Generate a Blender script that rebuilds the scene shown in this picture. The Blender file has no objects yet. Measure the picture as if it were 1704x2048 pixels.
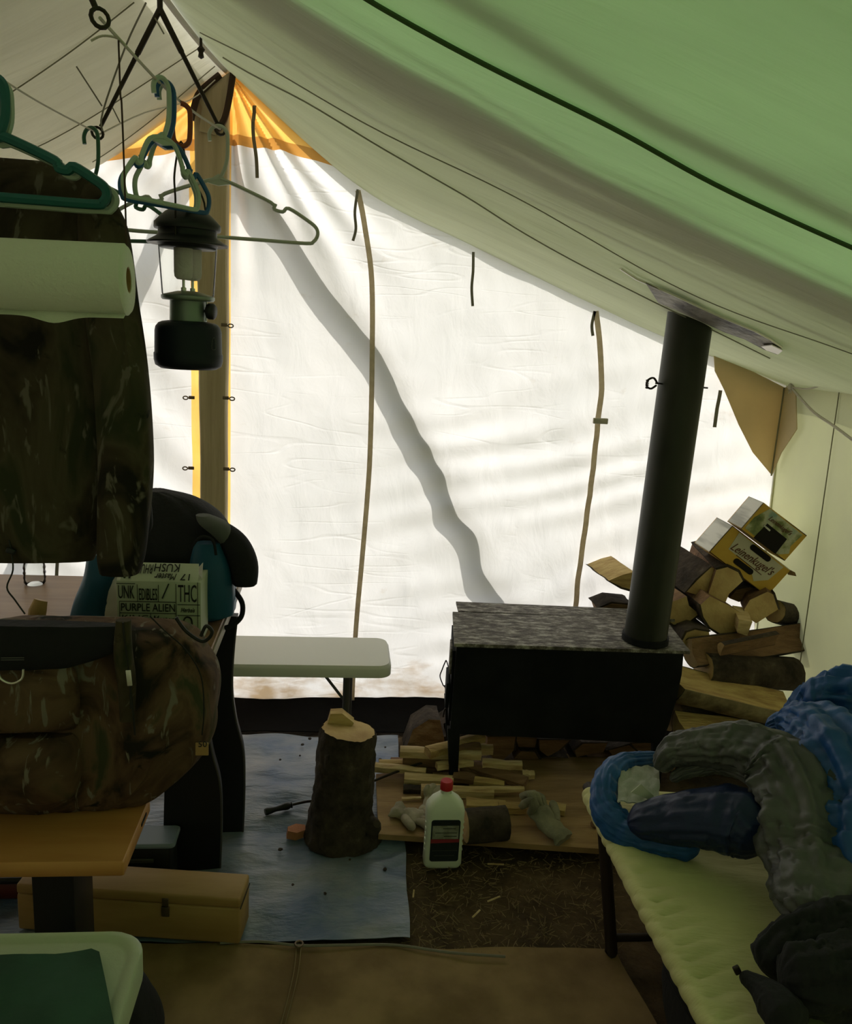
import bpy, bmesh, math, random
from mathutils import Vector, Matrix, noise

# ------------------------------------------------------------------ camera
F = 1650.0                       # focal length in pixels of the 1704 x 2048 frame
EYE = Vector((0.0, 0.0, 1.55))   # eye height of the photographer
dY = Vector(((690 - 852) / F, -(649 - 1024) / F, -1.0)).normalized()      # tent axis as the lens sees it
dZ = Vector((0.056, 1.0, (0.056 * dY.x + dY.y) / (-dY.z))); dZ = (dZ - dY * dZ.dot(dY)).normalized()
dX = dY.cross(dZ)
R3 = Matrix((dX, dY, dZ))
scn = bpy.context.scene
cam_d = bpy.data.cameras.new('camera')
cam_d.sensor_fit = 'HORIZONTAL'; cam_d.sensor_width = 36.0; cam_d.lens = F / 1704 * 36.0; cam_d.clip_start = 0.02
cam = bpy.data.objects.new('camera', cam_d)
cam.matrix_world = Matrix.Translation(EYE) @ R3.to_4x4()
scn.collection.objects.link(cam); scn.camera = cam

# ------------------------------------------------------------------ light
SUN = Vector((0.42, 0.72, 0.62)).normalized()     # towards the sun, behind the rear gable
world = bpy.data.worlds.new('sky'); scn.world = world; world.use_nodes = True
wn = world.node_tree.nodes; wn.clear()
wo = wn.new('ShaderNodeOutputWorld'); wb = wn.new('ShaderNodeBackground'); ws = wn.new('ShaderNodeTexSky')
ws.sky_type = 'NISHITA'; ws.sun_disc = False; ws.sun_elevation = math.asin(SUN.z); ws.sun_rotation = math.atan2(SUN.x, SUN.y)
wb.inputs[1].default_value = 0.26
wh_ = wn.new('ShaderNodeHueSaturation'); wh_.inputs['Saturation'].default_value = 0.30   # hazy sky
world.node_tree.links.new(ws.outputs[0], wh_.inputs['Color']); world.node_tree.links.new(wh_.outputs[0], wb.inputs[0]); world.node_tree.links.new(wb.outputs[0], wo.inputs[0])
sun_d = bpy.data.lights.new('sun', 'SUN'); sun_d.energy = 4.6; sun_d.angle = math.radians(0.8); sun_d.color = (1.0, 0.955, 0.88)
sun = bpy.data.objects.new('sun', sun_d); sun.rotation_euler = SUN.to_track_quat('Z', 'Y').to_euler(); sun.location = SUN * 12
scn.collection.objects.link(sun)
vs = scn.view_settings
vs.view_transform = 'Standard'; vs.look = 'None'; vs.gamma = 1.0; vs.use_curve_mapping = False; vs.exposure = 0.3
scn.cycles.max_bounces = 7; scn.cycles.diffuse_bounces = 4; scn.cycles.sample_clamp_indirect = 6.0; scn.cycles.adaptive_threshold = 0.02
scn.cycles.caustics_reflective = False; scn.cycles.caustics_refractive = False

# ------------------------------------------------------------------ helpers
C = scn.collection
rnd = random.Random(7)
def at(u, v, y=None, z=None, x=None):
    """the point of the place that lies at photo position (u, v) and at depth y, height z or side x"""
    d = R3 @ Vector(((u - 852) / F, -(v - 1024) / F, -1.0))
    if y is not None: t = y / d.y
    elif z is not None: t = (z - EYE.z) / d.z
    else: t = x / d.x
    return EYE + d * t
def lerp(a, b, t): return a + (b - a) * t
def interp(pts, x):
    if x <= pts[0][0]: return pts[0][1]
    for (x0, y0), (x1, y1) in zip(pts, pts[1:]):
        if x <= x1: return lerp(y0, y1, (x - x0) / (x1 - x0))
    return pts[-1][1]
def smooth(pts, n=8, closed=False):
    """Catmull-Rom curve through the points (any dimension of Vector)"""
    pts = [Vector(p) for p in pts]; out = []; N = len(pts)
    segs = N if closed else N - 1
    for i in range(segs):
        if closed: p0, p1, p2, p3 = pts[i - 1], pts[i], pts[(i + 1) % N], pts[(i + 2) % N]
        else: p0, p1, p2, p3 = pts[max(i - 1, 0)], pts[i], pts[i + 1], pts[min(i + 2, N - 1)]
        for k in range(n):
            t = k / n; t2 = t * t; t3 = t2 * t
            out.append(0.5 * ((2 * p1) + (p2 - p0) * t + (2 * p0 - 5 * p1 + 4 * p2 - p3) * t2 + (3 * p1 - p0 - 3 * p2 + p3) * t3))
    if not closed: out.append(pts[-1])
    return out
class MB:
    """collects shapes of one mesh"""
    def __init__(s, sharp=True): s.v = []; s.f = []; s.m = []; s.sm = []; s.sharp = sharp
    def add(s, vs_, fs, mi=0, sm=True):
        b = len(s.v); s.v += [tuple(p) for p in vs_]
        for f in fs: s.f.append(tuple(b + i for i in f)); s.m.append(mi); s.sm.append(sm)
        return s
    def box(s, c, size, rot=None, bev=0.0, mi=0):
        bm = bmesh.new(); bmesh.ops.create_cube(bm, size=1.0)
        bmesh.ops.scale(bm, vec=Vector(size), verts=bm.verts)
        if bev: bmesh.ops.bevel(bm, geom=bm.edges[:], offset=bev, segments=2, affect='EDGES', profile=0.5)
        M = Matrix.Translation(Vector(c)) @ (rot.to_4x4() if rot is not None else Matrix.Identity(4))
        bm.transform(M); bm.verts.index_update()
        s.add([v.co.copy() for v in bm.verts], [[v.index for v in f.verts] for f in bm.faces], mi, False); bm.free(); return s
    def ring_loft(s, rings, cap=True, mi=0, capmi=None, sm=True):
        n = len(rings[0]); vs_ = [p for r in rings for p in r]; fs = []
        for i in range(len(rings) - 1):
            for j in range(n):
                k = (j + 1) % n; fs.append((i * n + j, i * n + k, (i + 1) * n + k, (i + 1) * n + j))
        s.add(vs_, fs, mi, sm)
        if cap:
            cm = mi if capmi is None else capmi
            s.add(rings[0], [tuple(range(n))[::-1]], cm, False); s.add(rings[-1], [tuple(range(n))], cm, False)
        return s
    def tube(s, pts, r, seg=8, closed=False, mi=0, cap=True):
        pts = [Vector(p) for p in pts]; n = len(pts); rings = []
        prev = None
        for i, p in enumerate(pts):
            a = pts[i - 1] if (i > 0 or closed) else p; b = pts[(i + 1) % n] if (i < n - 1 or closed) else p
            t = (b - a)
            t = t.normalized() if t.length > 1e-9 else Vector((0, 0, 1))
            if prev is None:
                ref = Vector((0, 0, 1)) if abs(t.z) < 0.9 else Vector((1, 0, 0)); u = t.cross(ref).normalized()
            else:
                u = (prev - t * prev.dot(t)); u = u.normalized() if u.length > 1e-6 else t.orthogonal().normalized()
            prev = u; w = t.cross(u); rr = r[i] if isinstance(r, (list, tuple)) else r
            rings.append([p + (u * math.cos(2 * math.pi * k / seg) + w * math.sin(2 * math.pi * k / seg)) * rr for k in range(seg)])
        if closed: rings.append(rings[0])
        return s.ring_loft(rings, cap and not closed, mi)
    def lathe(s, prof, c=(0, 0, 0), seg=28, axis=None, mi=0, cap=False):
        c = Vector(c); q = axis.to_matrix() if axis is not None else Matrix.Identity(3)
        rings = [[c + q @ Vector((r * math.cos(2 * math.pi * k / seg), r * math.sin(2 * math.pi * k / seg), z)) for k in range(seg)] for r, z in prof]
        return s.ring_loft(rings, cap, mi)
    def prism(s, poly, off, mi=0, sm=False):
        """closed polygon of points, pushed by the vector off"""
        off = Vector(off); a = [Vector(p) for p in poly]; n = len(a)
        s.add(a + [p + off for p in a], [tuple(range(n))[::-1], tuple(range(n, 2 * n))] + [(j, (j + 1) % n, n + (j + 1) % n, n + j) for j in range(n)], mi, sm); return s
    def grid(s, fn, nu, nv, mi=0, th=0.0, sm=True):
        P_ = [[Vector(fn(i / nu, j / nv)) for j in range(nv + 1)] for i in range(nu + 1)]
        W = nv + 1; fs = [(i * W + j, (i + 1) * W + j, (i + 1) * W + j + 1, i * W + j + 1) for i in range(nu) for j in range(nv)]
        flat = [p for r in P_ for p in r]
        if not th: return s.add(flat, fs, mi, sm)
        nrm = []
        for i in range(nu + 1):
            for j in range(nv + 1):
                a = P_[min(i + 1, nu)][j] - P_[max(i - 1, 0)][j]; b = P_[i][min(j + 1, nv)] - P_[i][max(j - 1, 0)]
                nn = a.cross(b); nrm.append(nn.normalized() if nn.length > 1e-12 else Vector((0, 0, 1)))
        back = [p - n_ * th for p, n_ in zip(flat, nrm)]; N = len(flat)
        edge = [i * W for i in range(nu + 1)] + [nu * W + j for j in range(1, nv + 1)] + [i * W + nv for i in range(nu - 1, -1, -1)] + [j for j in range(nv - 1, 0, -1)]
        rim = [(edge[k], N + edge[k], N + edge[(k + 1) % len(edge)], edge[(k + 1) % len(edge)]) for k in range(len(edge))]
        return s.add(flat + back, fs + [tuple(N + q for q in f[::-1]) for f in fs] + rim, mi, sm)
    def mesh(s, name, sharp=True):
        me = bpy.data.meshes.new(name); me.from_pydata(s.v, [], s.f)
        me.polygons.foreach_set('use_smooth', s.sm); me.polygons.foreach_set('material_index', s.m); me.update()
        if sharp: me.set_sharp_from_angle(angle=math.radians(48))
        return me
    def build(s, name, mats, parent=None, fixn=True):
        me = s.mesh(name, s.sharp)
        if fixn:
            bm = bmesh.new(); bm.from_mesh(me); bmesh.ops.recalc_face_normals(bm, faces=bm.faces); bm.to_mesh(me); bm.free()
        for m in (mats if isinstance(mats, (list, tuple)) else [mats]): me.materials.append(m)
        return link(name, me, parent)
def link(name, me, parent=None):
    o = bpy.data.objects.new(name, me); C.objects.link(o)
    if parent is not None:
        o.parent = parent; o.matrix_parent_inverse = Matrix.Translation(parent_origin(parent)).inverted()
    return o
def parent_origin(p):
    v = Vector(p.location)
    while p.parent is not None and p.type == 'EMPTY': p = p.parent; v = v + Vector(p.location)
    return v if True else v
def tag(o, label=None, cat=None, group=None, kind=None):
    if label: o['label'] = label
    if cat: o['category'] = cat
    if group: o['group'] = group
    if kind: o['kind'] = kind
    return o
def thing(name, label, cat, loc=(0, 0, 0), group=None, kind=None):
    o = bpy.data.objects.new(name, None); o.location = Vector(loc); o.empty_display_size = 0.05; C.objects.link(o)
    return tag(o, label, cat, group, kind)
def nz(x, y=0.0, z=0.0): return noise.noise(Vector((x, y, z)))

# ------------------------------------------------------------------ materials
def _nt(name):
    m = bpy.data.materials.new(name); m.use_nodes = True; nt = m.node_tree; nt.nodes.clear()
    return m, nt, nt.nodes.new('ShaderNodeOutputMaterial')
def ramp(nt, fac, stops, const=False):
    r = nt.nodes.new('ShaderNodeValToRGB'); e = r.color_ramp.elements
    if const: r.color_ramp.interpolation = 'CONSTANT'
    while len(e) < len(stops): e.new(0.5)
    for k, (p, c) in enumerate(stops): e[k].position = p; e[k].color = (*c[:3], 1)
    nt.links.new(fac, r.inputs[0]); return r.outputs[0]
def tex(nt, kind='noise', scale=5.0, stretch=(1, 1, 1), detail=4.0, nrough=0.55, dist=0.0, rot=(0, 0, 0), loc=(0, 0, 0)):
    co = nt.nodes.new('ShaderNodeTexCoord'); mp = nt.nodes.new('ShaderNodeMapping'); mp.inputs['Scale'].default_value = stretch
    mp.inputs['Rotation'].default_value = rot; mp.inputs['Location'].default_value = loc
    nt.links.new(co.outputs['Object'], mp.inputs[0])
    if kind == 'noise':
        t = nt.nodes.new('ShaderNodeTexNoise'); t.inputs['Scale'].default_value = scale; t.inputs['Detail'].default_value = detail
        t.inputs['Roughness'].default_value = nrough; t.inputs['Distortion'].default_value = dist; out = t.outputs['Fac']
    elif kind == 'voronoi':
        t = nt.nodes.new('ShaderNodeTexVoronoi'); t.inputs['Scale'].default_value = scale; out = t.outputs['Distance']
    else:
        t = nt.nodes.new('ShaderNodeTexWave'); t.inputs['Scale'].default_value = scale; t.inputs['Distortion'].default_value = dist
        t.inputs['Detail'].default_value = detail; t.wave_type = 'RINGS' if kind == 'rings' else 'BANDS'; out = t.outputs['Fac']
    nt.links.new(mp.outputs[0], t.inputs['Vector']); return out
def bumpn(nt, fac, strength, dist=0.01):
    b = nt.nodes.new('ShaderNodeBump'); b.inputs['Strength'].default_value = strength; b.inputs['Distance'].default_value = dist
    nt.links.new(fac, b.inputs['Height']); return b.outputs[0]
def mat(name, col, rough=0.7, metal=0.0, cols=None, bump=None, spec=0.3, **tk):
    """Principled surface; cols = colour stops over a noise described by tk; bump = (scale, strength, stretch)"""
    m, nt, out = _nt(name); p = nt.nodes.new('ShaderNodeBsdfPrincipled')
    p.inputs['Base Color'].default_value = (*col, 1); p.inputs['Roughness'].default_value = rough; p.inputs['Metallic'].default_value = metal
    p.inputs['Specular IOR Level'].default_value = spec
    if cols: nt.links.new(ramp(nt, tex(nt, **tk), cols), p.inputs['Base Color'])
    if bump:
        nt.links.new(bumpn(nt, tex(nt, scale=bump[0], stretch=bump[2] if len(bump) > 2 else (1, 1, 1), detail=6), bump[1]), p.inputs['Normal'])
    nt.links.new(p.outputs[0], out.inputs[0]); return m
def cloth(name, cols, trans, wrinkle=(6.0, 0.3, (1, 1, 1)), dirt=None, crease=0.0, **tk):
    """thin woven sheet: part of the light is thrown back, part shines through. trans = colour that shines through"""
    m, nt, out = _nt(name)
    d = nt.nodes.new('ShaderNodeBsdfDiffuse'); t = nt.nodes.new('ShaderNodeBsdfTranslucent'); a = nt.nodes.new('ShaderNodeAddShader')
    c = ramp(nt, tex(nt, **tk), cols); 
    nt.links.new(c, d.inputs[0])
    mx = nt.nodes.new('ShaderNodeMix'); mx.data_type = 'RGBA'; mx.blend_type = 'MULTIPLY'; mx.inputs['Factor'].default_value = 1.0
    mx.inputs[7].default_value = (*trans, 1); nt.links.new(c, mx.inputs[6]); tc = mx.outputs[2]
    if dirt:
        dd = dirt(nt); m2 = nt.nodes.new('ShaderNodeMix'); m2.data_type = 'RGBA'; m2.blend_type = 'MULTIPLY'
        nt.links.new(dd, m2.inputs['Factor']); nt.links.new(tc, m2.inputs[6]); m2.inputs[7].default_value = (0.50, 0.36, 0.22, 1); tc = m2.outputs[2]
    nt.links.new(tc, t.inputs[0])
    n = bumpn(nt, tex(nt, scale=wrinkle[0], stretch=wrinkle[2] if len(wrinkle) > 2 else (1, 1, 1), detail=5, nrough=0.5, dist=0.6), wrinkle[1], 0.02)
    if crease:
        for st_, ro, sc_ in (((0.6, 1, 4.5), (0, 0.55, 0), 2.6), ((0.7, 1, 4.0), (0, -0.9, 0), 2.4)):
            f = tex(nt, scale=sc_, stretch=st_, detail=1.0, nrough=0.4, dist=0.0, rot=ro); sb = nt.nodes.new('ShaderNodeMath'); sb.operation = 'SUBTRACT'; sb.inputs[1].default_value = 0.5
            ab = nt.nodes.new('ShaderNodeMath'); ab.operation = 'ABSOLUTE'; nt.links.new(f, sb.inputs[0]); nt.links.new(sb.outputs[0], ab.inputs[0])
            g = ramp(nt, ab.outputs[0], [(0.0, (1, 1, 1)), (0.020, (0, 0, 0))]); mk = ramp(nt, tex(nt, scale=2.2, loc=(4, 2, 1)), [(0.48, (0, 0, 0)), (0.60, (1, 1, 1))])
            mm = nt.nodes.new('ShaderNodeMath'); mm.operation = 'MULTIPLY'; nt.links.new(g, mm.inputs[0]); nt.links.new(mk, mm.inputs[1])
            b = nt.nodes.new('ShaderNodeBump'); b.inputs['Strength'].default_value = crease; b.inputs['Distance'].default_value = 0.006
            nt.links.new(mm.outputs[0], b.inputs['Height']); nt.links.new(n, b.inputs['Normal']); n = b.outputs[0]
    nt.links.new(n, d.inputs['Normal']); nt.links.new(n, t.inputs['Normal'])
    nt.links.new(d.outputs[0], a.inputs[0]); nt.links.new(t.outputs[0], a.inputs[1]); nt.links.new(a.outputs[0], out.inputs[0]); return m
def glass(name, col=(0.95, 0.96, 0.95), rough=0.02, edge=0.05):
    # thin clear wall: light goes straight through, the rim mirrors
    m, nt, out = _nt(name); t = nt.nodes.new('ShaderNodeBsdfTransparent'); g = nt.nodes.new('ShaderNodeBsdfGlossy'); x = nt.nodes.new('ShaderNodeMixShader'); l = nt.nodes.new('ShaderNodeLayerWeight')
    t.inputs[0].default_value = (*col, 1); g.inputs['Roughness'].default_value = rough; g.inputs[0].default_value = (0.8, 0.8, 0.8, 1); l.inputs[0].default_value = edge
    nt.links.new(l.outputs['Fresnel'], x.inputs[0]); nt.links.new(t.outputs[0], x.inputs[1]); nt.links.new(g.outputs[0], x.inputs[2]); nt.links.new(x.outputs[0], out.inputs[0]); return m
def wall_dirt(nt):
    # grime splashed up from the ground and round the door: patches of their own shape
    co = nt.nodes.new('ShaderNodeTexCoord'); sp = nt.nodes.new('ShaderNodeSeparateXYZ'); nt.links.new(co.outputs['Object'], sp.inputs[0])
    mr = nt.nodes.new('ShaderNodeMapRange'); mr.inputs[1].default_value = 0.0; mr.inputs[2].default_value = 0.30; mr.inputs[3].default_value = 0.34; mr.inputs[4].default_value = 0.0
    nt.links.new(sp.outputs[2], mr.inputs[0])
    n = tex(nt, scale=5, stretch=(1, 1, 2.5), detail=7, nrough=0.65)
    ad = nt.nodes.new('ShaderNodeMath'); ad.operation = 'ADD'; nt.links.new(n, ad.inputs[0]); nt.links.new(mr.outputs[0], ad.inputs[1])
    return ramp(nt, ad.outputs[0], [(0.64, (0, 0, 0)), (0.9, (1, 1, 1))])
K = {}
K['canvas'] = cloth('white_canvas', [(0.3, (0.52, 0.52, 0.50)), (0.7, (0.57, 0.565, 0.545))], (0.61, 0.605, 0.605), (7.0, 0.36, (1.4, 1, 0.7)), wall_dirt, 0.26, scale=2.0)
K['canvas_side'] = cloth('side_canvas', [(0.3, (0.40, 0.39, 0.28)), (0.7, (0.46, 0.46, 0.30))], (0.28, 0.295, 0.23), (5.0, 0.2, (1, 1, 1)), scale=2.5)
K['canvas_fill'] = cloth('fill_side_canvas', [(0.3, (0.34, 0.33, 0.24)), (0.7, (0.40, 0.39, 0.28))], (0.85, 0.88, 0.72), (5.0, 0.2, (1, 1, 1)), scale=2.5)  # lets extra light through to brighten the inside, unlike the right wall
K['canvas_roof'] = cloth('roof_canvas', [(0.3, (0.46, 0.45, 0.38)), (0.7, (0.52, 0.51, 0.44))], (0.95, 0.95, 0.90), (4.0, 0.22, (1, 5, 1)), scale=2.0, stretch=(1, 4, 1))
K['ochre'] = cloth('ochre_canvas', [(0.3, (0.550, 0.363, 0.110)), (0.7, (0.616, 0.440, 0.176))], (0.770, 0.660, 0.440), (9.0, 0.3, (2, 1, .6)), scale=6)
K['ochre_dark'] = cloth('ochre_hem', [(0.3, (0.40, 0.24, 0.08)), (0.7, (0.46, 0.31, 0.12))], (0.52, 0.38, 0.22), (9.0, 0.3), scale=6)
K['tanpatch'] = cloth('tan_patch', [(0.3, (0.40, 0.345, 0.23)), (0.7, (0.46, 0.40, 0.27))], (0.62, 0.58, 0.48), (9.0, 0.2), scale=5)
K['fly_green'] = cloth('green_tarp', [(0.3, (0.16, 0.30, 0.14)), (0.7, (0.20, 0.36, 0.17))], (0.40, 0.42, 0.40), (6.0, 0.2), scale=3)
K['fly_dimmer'] = cloth('grey_dimmer_sheet', [(0.3, (0.36, 0.34, 0.29)), (0.7, (0.42, 0.40, 0.34))], (0.215, 0.222, 0.19), (6.0, 0.2), scale=3)
K['fly_pale'] = cloth('pale_green_fly', [(0.3, (0.27, 0.31, 0.20)), (0.7, (0.33, 0.37, 0.25))], (0.215, 0.235, 0.21), (6.0, 0.2), scale=3, stretch=(1, 4, 1))
K['fly_dark'] = cloth('darkened_tarp', [(0.3, (0.06, 0.08, 0.05)), (0.7, (0.09, 0.11, 0.07))], (0.10, 0.12, 0.09), (6.0, 0.2), scale=3)  # tarp colour darkened to stand for the shade of doubled layers
K['seam'] = mat('seam_thread', (0.24, 0.23, 0.16), 0.9)
K['seam_green'] = mat('green_cord', (0.05, 0.085, 0.03), 0.9)
K['rope'] = mat('cotton_rope', (0.50, 0.46, 0.38), 0.9, bump=(300, 0.4))
K['tape'] = cloth('webbing_tape', [(0.3, (0.38, 0.335, 0.27)), (0.7, (0.46, 0.42, 0.35))], (0.70, 0.68, 0.64), (40, 0.3), scale=30)
K['tie'] = mat('grey_tie', (0.20, 0.185, 0.15), 0.9)
K['soil'] = mat('soil', (0.075, 0.050, 0.025), 0.95, cols=[(0.3, (0.035, 0.022, 0.013)), (0.55, (0.088, 0.056, 0.027)), (0.75, (0.138, 0.094, 0.050))], bump=(45, 0.9), scale=9, detail=8, nrough=0.7)
K['straw'] = mat('straw', (0.20, 0.14, 0.07), 0.8)
K['sod'] = mat('black_sod_cloth', (0.006, 0.0055, 0.005), 0.9, bump=(14, 0.5), spec=0.05)
K['bluetarp'] = mat('blue_tarp', (0.150, 0.210, 0.285), 0.36, cols=[(0.32, (0.053, 0.105, 0.210)), (0.50, (0.150, 0.188, 0.247)), (0.70, (0.255, 0.262, 0.277))], bump=(13, 0.8, (1, 2.4, 1)), scale=4.5, detail=6, spec=0.5)
K['floorcloth'] = mat('brown_groundsheet', (0.252, 0.162, 0.072), 0.85, cols=[(0.35, (0.158, 0.099, 0.042)), (0.65, (0.284, 0.189, 0.088))], bump=(9, 0.5), scale=5, detail=6)
K['pole'] = mat('pole_wood', (0.22, 0.16, 0.09), 0.75, cols=[(0.3, (0.42, 0.33, 0.21)), (0.7, (0.56, 0.45, 0.30))], bump=(12, 0.3, (14, 14, 0.6)), scale=5, stretch=(8, 8, 0.5))
K['iron'] = mat('dark_iron', (0.030, 0.022, 0.015), 0.55, 0.5)
K['steel'] = mat('steel', (0.45, 0.45, 0.43), 0.35, 0.9)
K['stove'] = mat('black_stove_steel', (0.012, 0.014, 0.016), 0.6, 0.0, spec=0.12, cols=[(0.4, (0.006, 0.007, 0.008)), (0.75, (0.014, 0.015, 0.016))], bump=(20, 0.1), scale=7, detail=5)
K['stovetop'] = mat('scaly_stove_top', (0.160, 0.144, 0.128), 0.7, 0.2, cols=[(0.36, (0.035, 0.029, 0.026)), (0.50, (0.136, 0.120, 0.106)), (0.62, (0.416, 0.392, 0.360))], bump=(40, 0.7, (1, 3, 1)), scale=22, stretch=(1, 2.6, 1), detail=9, nrough=0.75)
K['pipe'] = mat('stovepipe_steel', (0.030, 0.032, 0.026), 0.45, 0.5, cols=[(0.35, (0.022, 0.024, 0.018)), (0.7, (0.05, 0.05, 0.038))], scale=3, stretch=(1, 1, .5))
K['foil'] = mat('crumpled_flashing', (0.20, 0.18, 0.14), 0.5, 0.5, cols=[(0.35, (0.06, 0.05, 0.04)), (0.6, (0.24, 0.22, 0.18))], bump=(30, 0.9), scale=14)
K['bright_metal'] = mat('bare_metal', (0.75, 0.73, 0.68), 0.4, 0.6)
K['bark'] = mat('bark', (0.06, 0.04, 0.025), 0.95, cols=[(0.35, (0.020, 0.015, 0.011)), (0.6, (0.062, 0.046, 0.032)), (0.78, (0.15, 0.125, 0.095))], bump=(26, 1.0), scale=14, detail=8, nrough=0.7)
K['birch'] = mat('birch_bark', (0.25, 0.20, 0.11), 0.8, cols=[(0.32, (0.018, 0.015, 0.010)), (0.46, (0.13, 0.10, 0.055)), (0.6, (0.27, 0.215, 0.12)), (0.75, (0.33, 0.28, 0.17))], bump=(20, 0.5), scale=7, detail=7, nrough=0.65)
K['cutwood'] = mat('cut_wood', (0.525, 0.362, 0.163), 0.8, cols=[(0.3, (0.375, 0.237, 0.100)), (0.55, (0.537, 0.375, 0.169)), (0.8, (0.650, 0.475, 0.237))], bump=(60, 0.35), scale=9, detail=5)
K['splitwood'] = mat('split_wood', (0.504, 0.348, 0.156), 0.85, cols=[(0.3, (0.324, 0.192, 0.078)), (0.5, (0.516, 0.360, 0.144)), (0.75, (0.672, 0.504, 0.228))], bump=(18, 0.7, (1, 6, 6)), scale=5, stretch=(1, 6, 6), detail=6)
K['brownwood'] = mat('brown_split_wood', (0.228, 0.126, 0.066), 0.85, cols=[(0.3, (0.120, 0.066, 0.034)), (0.6, (0.240, 0.138, 0.072)), (0.8, (0.360, 0.228, 0.120))], bump=(16, 0.8, (1, 6, 6)), scale=5, stretch=(1, 6, 6), detail=6)
K['redwood'] = mat('reddish_split_wood', (0.5, 0.3, 0.17), 0.85, cols=[(0.3, (0.26, 0.14, 0.07)), (0.55, (0.55, 0.34, 0.19)), (0.8, (0.68, 0.47, 0.30))], bump=(30, 0.8, (1, 1, 2.5)), scale=16, stretch=(1, 1, 2.2), detail=7)
K['plywood'] = mat('plywood', (0.360, 0.228, 0.108), 0.8, cols=[(0.3, (0.204, 0.120, 0.054)), (0.6, (0.372, 0.234, 0.108)), (0.8, (0.432, 0.288, 0.144))], bump=(20, 0.3, (1, 8, 1)), scale=4, stretch=(1, 5, 1), detail=6)
K['kindling'] = mat('kindling', (0.5, 0.36, 0.18), 0.8, cols=[(0.3, (0.40, 0.26, 0.12)), (0.5, (0.60, 0.44, 0.23)), (0.75, (0.74, 0.58, 0.36))], bump=(30, 0.4, (1, 8, 8)), scale=8, stretch=(1, 8, 8), detail=5)
K['white_plastic'] = mat('white_plastic', (0.62, 0.61, 0.56), 0.45, bump=(200, 0.05))
K['grey_metal'] = mat('grey_tube', (0.09, 0.085, 0.08), 0.5, 0.4)
K['laminate'] = mat('brown_laminate', (0.28, 0.16, 0.085), 0.42, cols=[(0.35, (0.24, 0.135, 0.07)), (0.65, (0.31, 0.185, 0.10))], scale=4, stretch=(1, 8, 1))
K['edgeband'] = mat('edge_band', (0.30, 0.25, 0.20), 0.5)
K['blackpanel'] = mat('black_leg_panel', (0.012, 0.012, 0.014), 0.4)
K['orangewood'] = mat('orange_board', (0.567, 0.270, 0.061), 0.5, cols=[(0.35, (0.459, 0.209, 0.061)), (0.65, (0.540, 0.270, 0.088))], scale=3, stretch=(1, 6, 1))
K['tanwood'] = mat('tan_wood', (0.36, 0.22, 0.085), 0.6, cols=[(0.35, (0.31, 0.185, 0.066)), (0.65, (0.40, 0.25, 0.10))], scale=3, stretch=(1, 5, 5))
K['black'] = mat('black_fabric', (0.012, 0.012, 0.014), 0.9, bump=(60, 0.3))
K['black_plastic'] = mat('black_plastic', (0.016, 0.016, 0.017), 0.45)
K['lantern_black'] = mat('lantern_enamel', (0.014, 0.015, 0.015), 0.42)
K['lantern_grey'] = mat('lantern_grey_green', (0.20, 0.24, 0.20), 0.4, 0.5)
K['lantern_fount'] = mat('lantern_fount', (0.010, 0.013, 0.018), 0.5, spec=0.2)
K['mantle'] = cloth('mantle_gauze', [(0.3, (0.40, 0.38, 0.36)), (0.7, (0.46, 0.44, 0.42))], (0.7, 0.68, 0.66), (60, 0.2), scale=30)
K['glass'] = glass('clear_glass')
K['petplastic'] = glass('clear_bottle', (0.84, 0.85, 0.84), 0.06, 0.2)
K['paper'] = mat('paper_towel', (0.60, 0.62, 0.50), 0.95, bump=(120, 0.35))
K['teal'] = mat('teal_plastic', (0.015, 0.105, 0.095), 0.4)
K['sage'] = mat('sage_plastic', (0.360, 0.432, 0.336), 0.4)
K['paleplastic'] = mat('pale_plastic', (0.42, 0.44, 0.37), 0.4)
K['blueplastic'] = mat('blue_plastic', (0.02, 0.085, 0.20), 0.4)
K['darkgreen'] = mat('dark_green_plastic', (0.03, 0.11, 0.06), 0.4)
K['redmetal'] = mat('anodised_red', (0.22, 0.06, 0.03), 0.4, 0.3)
def camo(name, k=1.0, warm=1.0):
    m, nt, out = _nt(name); p = nt.nodes.new('ShaderNodeBsdfPrincipled'); p.inputs['Roughness'].default_value = 0.9; p.inputs['Specular IOR Level'].default_value = 0.15
    a = ramp(nt, tex(nt, scale=7, stretch=(1, 1, .55), detail=4, dist=1.2), [(0.36, (0.012 * k, 0.010 * k, 0.007 * k)), (0.46, (0.040 * k * warm, 0.030 * k, 0.018 * k)), (0.56, (0.062 * k * warm, 0.050 * k, 0.030 * k)), (0.66, (0.030 * k, 0.032 * k, 0.016 * k))])
    b = ramp(nt, tex(nt, scale=13, stretch=(1.6, 1, 0.5), detail=3, dist=2.0, rot=(0, 0.6, 0)), [(0.60, (0, 0, 0)), (0.66, (1, 1, 1))])
    b2 = ramp(nt, tex(nt, scale=9, stretch=(1, 1, 1), detail=5, dist=0.8, loc=(3, 1, 2)), [(0.63, (0, 0, 0)), (0.69, (1, 1, 1))])
    m1 = nt.nodes.new('ShaderNodeMix'); m1.data_type = 'RGBA'; nt.links.new(b, m1.inputs['Factor']); nt.links.new(a, m1.inputs[6]); m1.inputs[7].default_value = (0.115 * k, 0.10 * k, 0.078 * k, 1)
    m2 = nt.nodes.new('ShaderNodeMix'); m2.data_type = 'RGBA'; nt.links.new(b2, m2.inputs['Factor']); nt.links.new(m1.outputs[2], m2.inputs[6]); m2.inputs[7].default_value = (0.008 * k, 0.008 * k, 0.006 * k, 1)
    nt.links.new(m2.outputs[2], p.inputs['Base Color'])
    nt.links.new(bumpn(nt, tex(nt, scale=16, detail=6), 0.35), p.inputs['Normal']); nt.links.new(p.outputs[0], out.inputs[0]); return m
K['camo'] = camo('camouflage_cloth')
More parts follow.
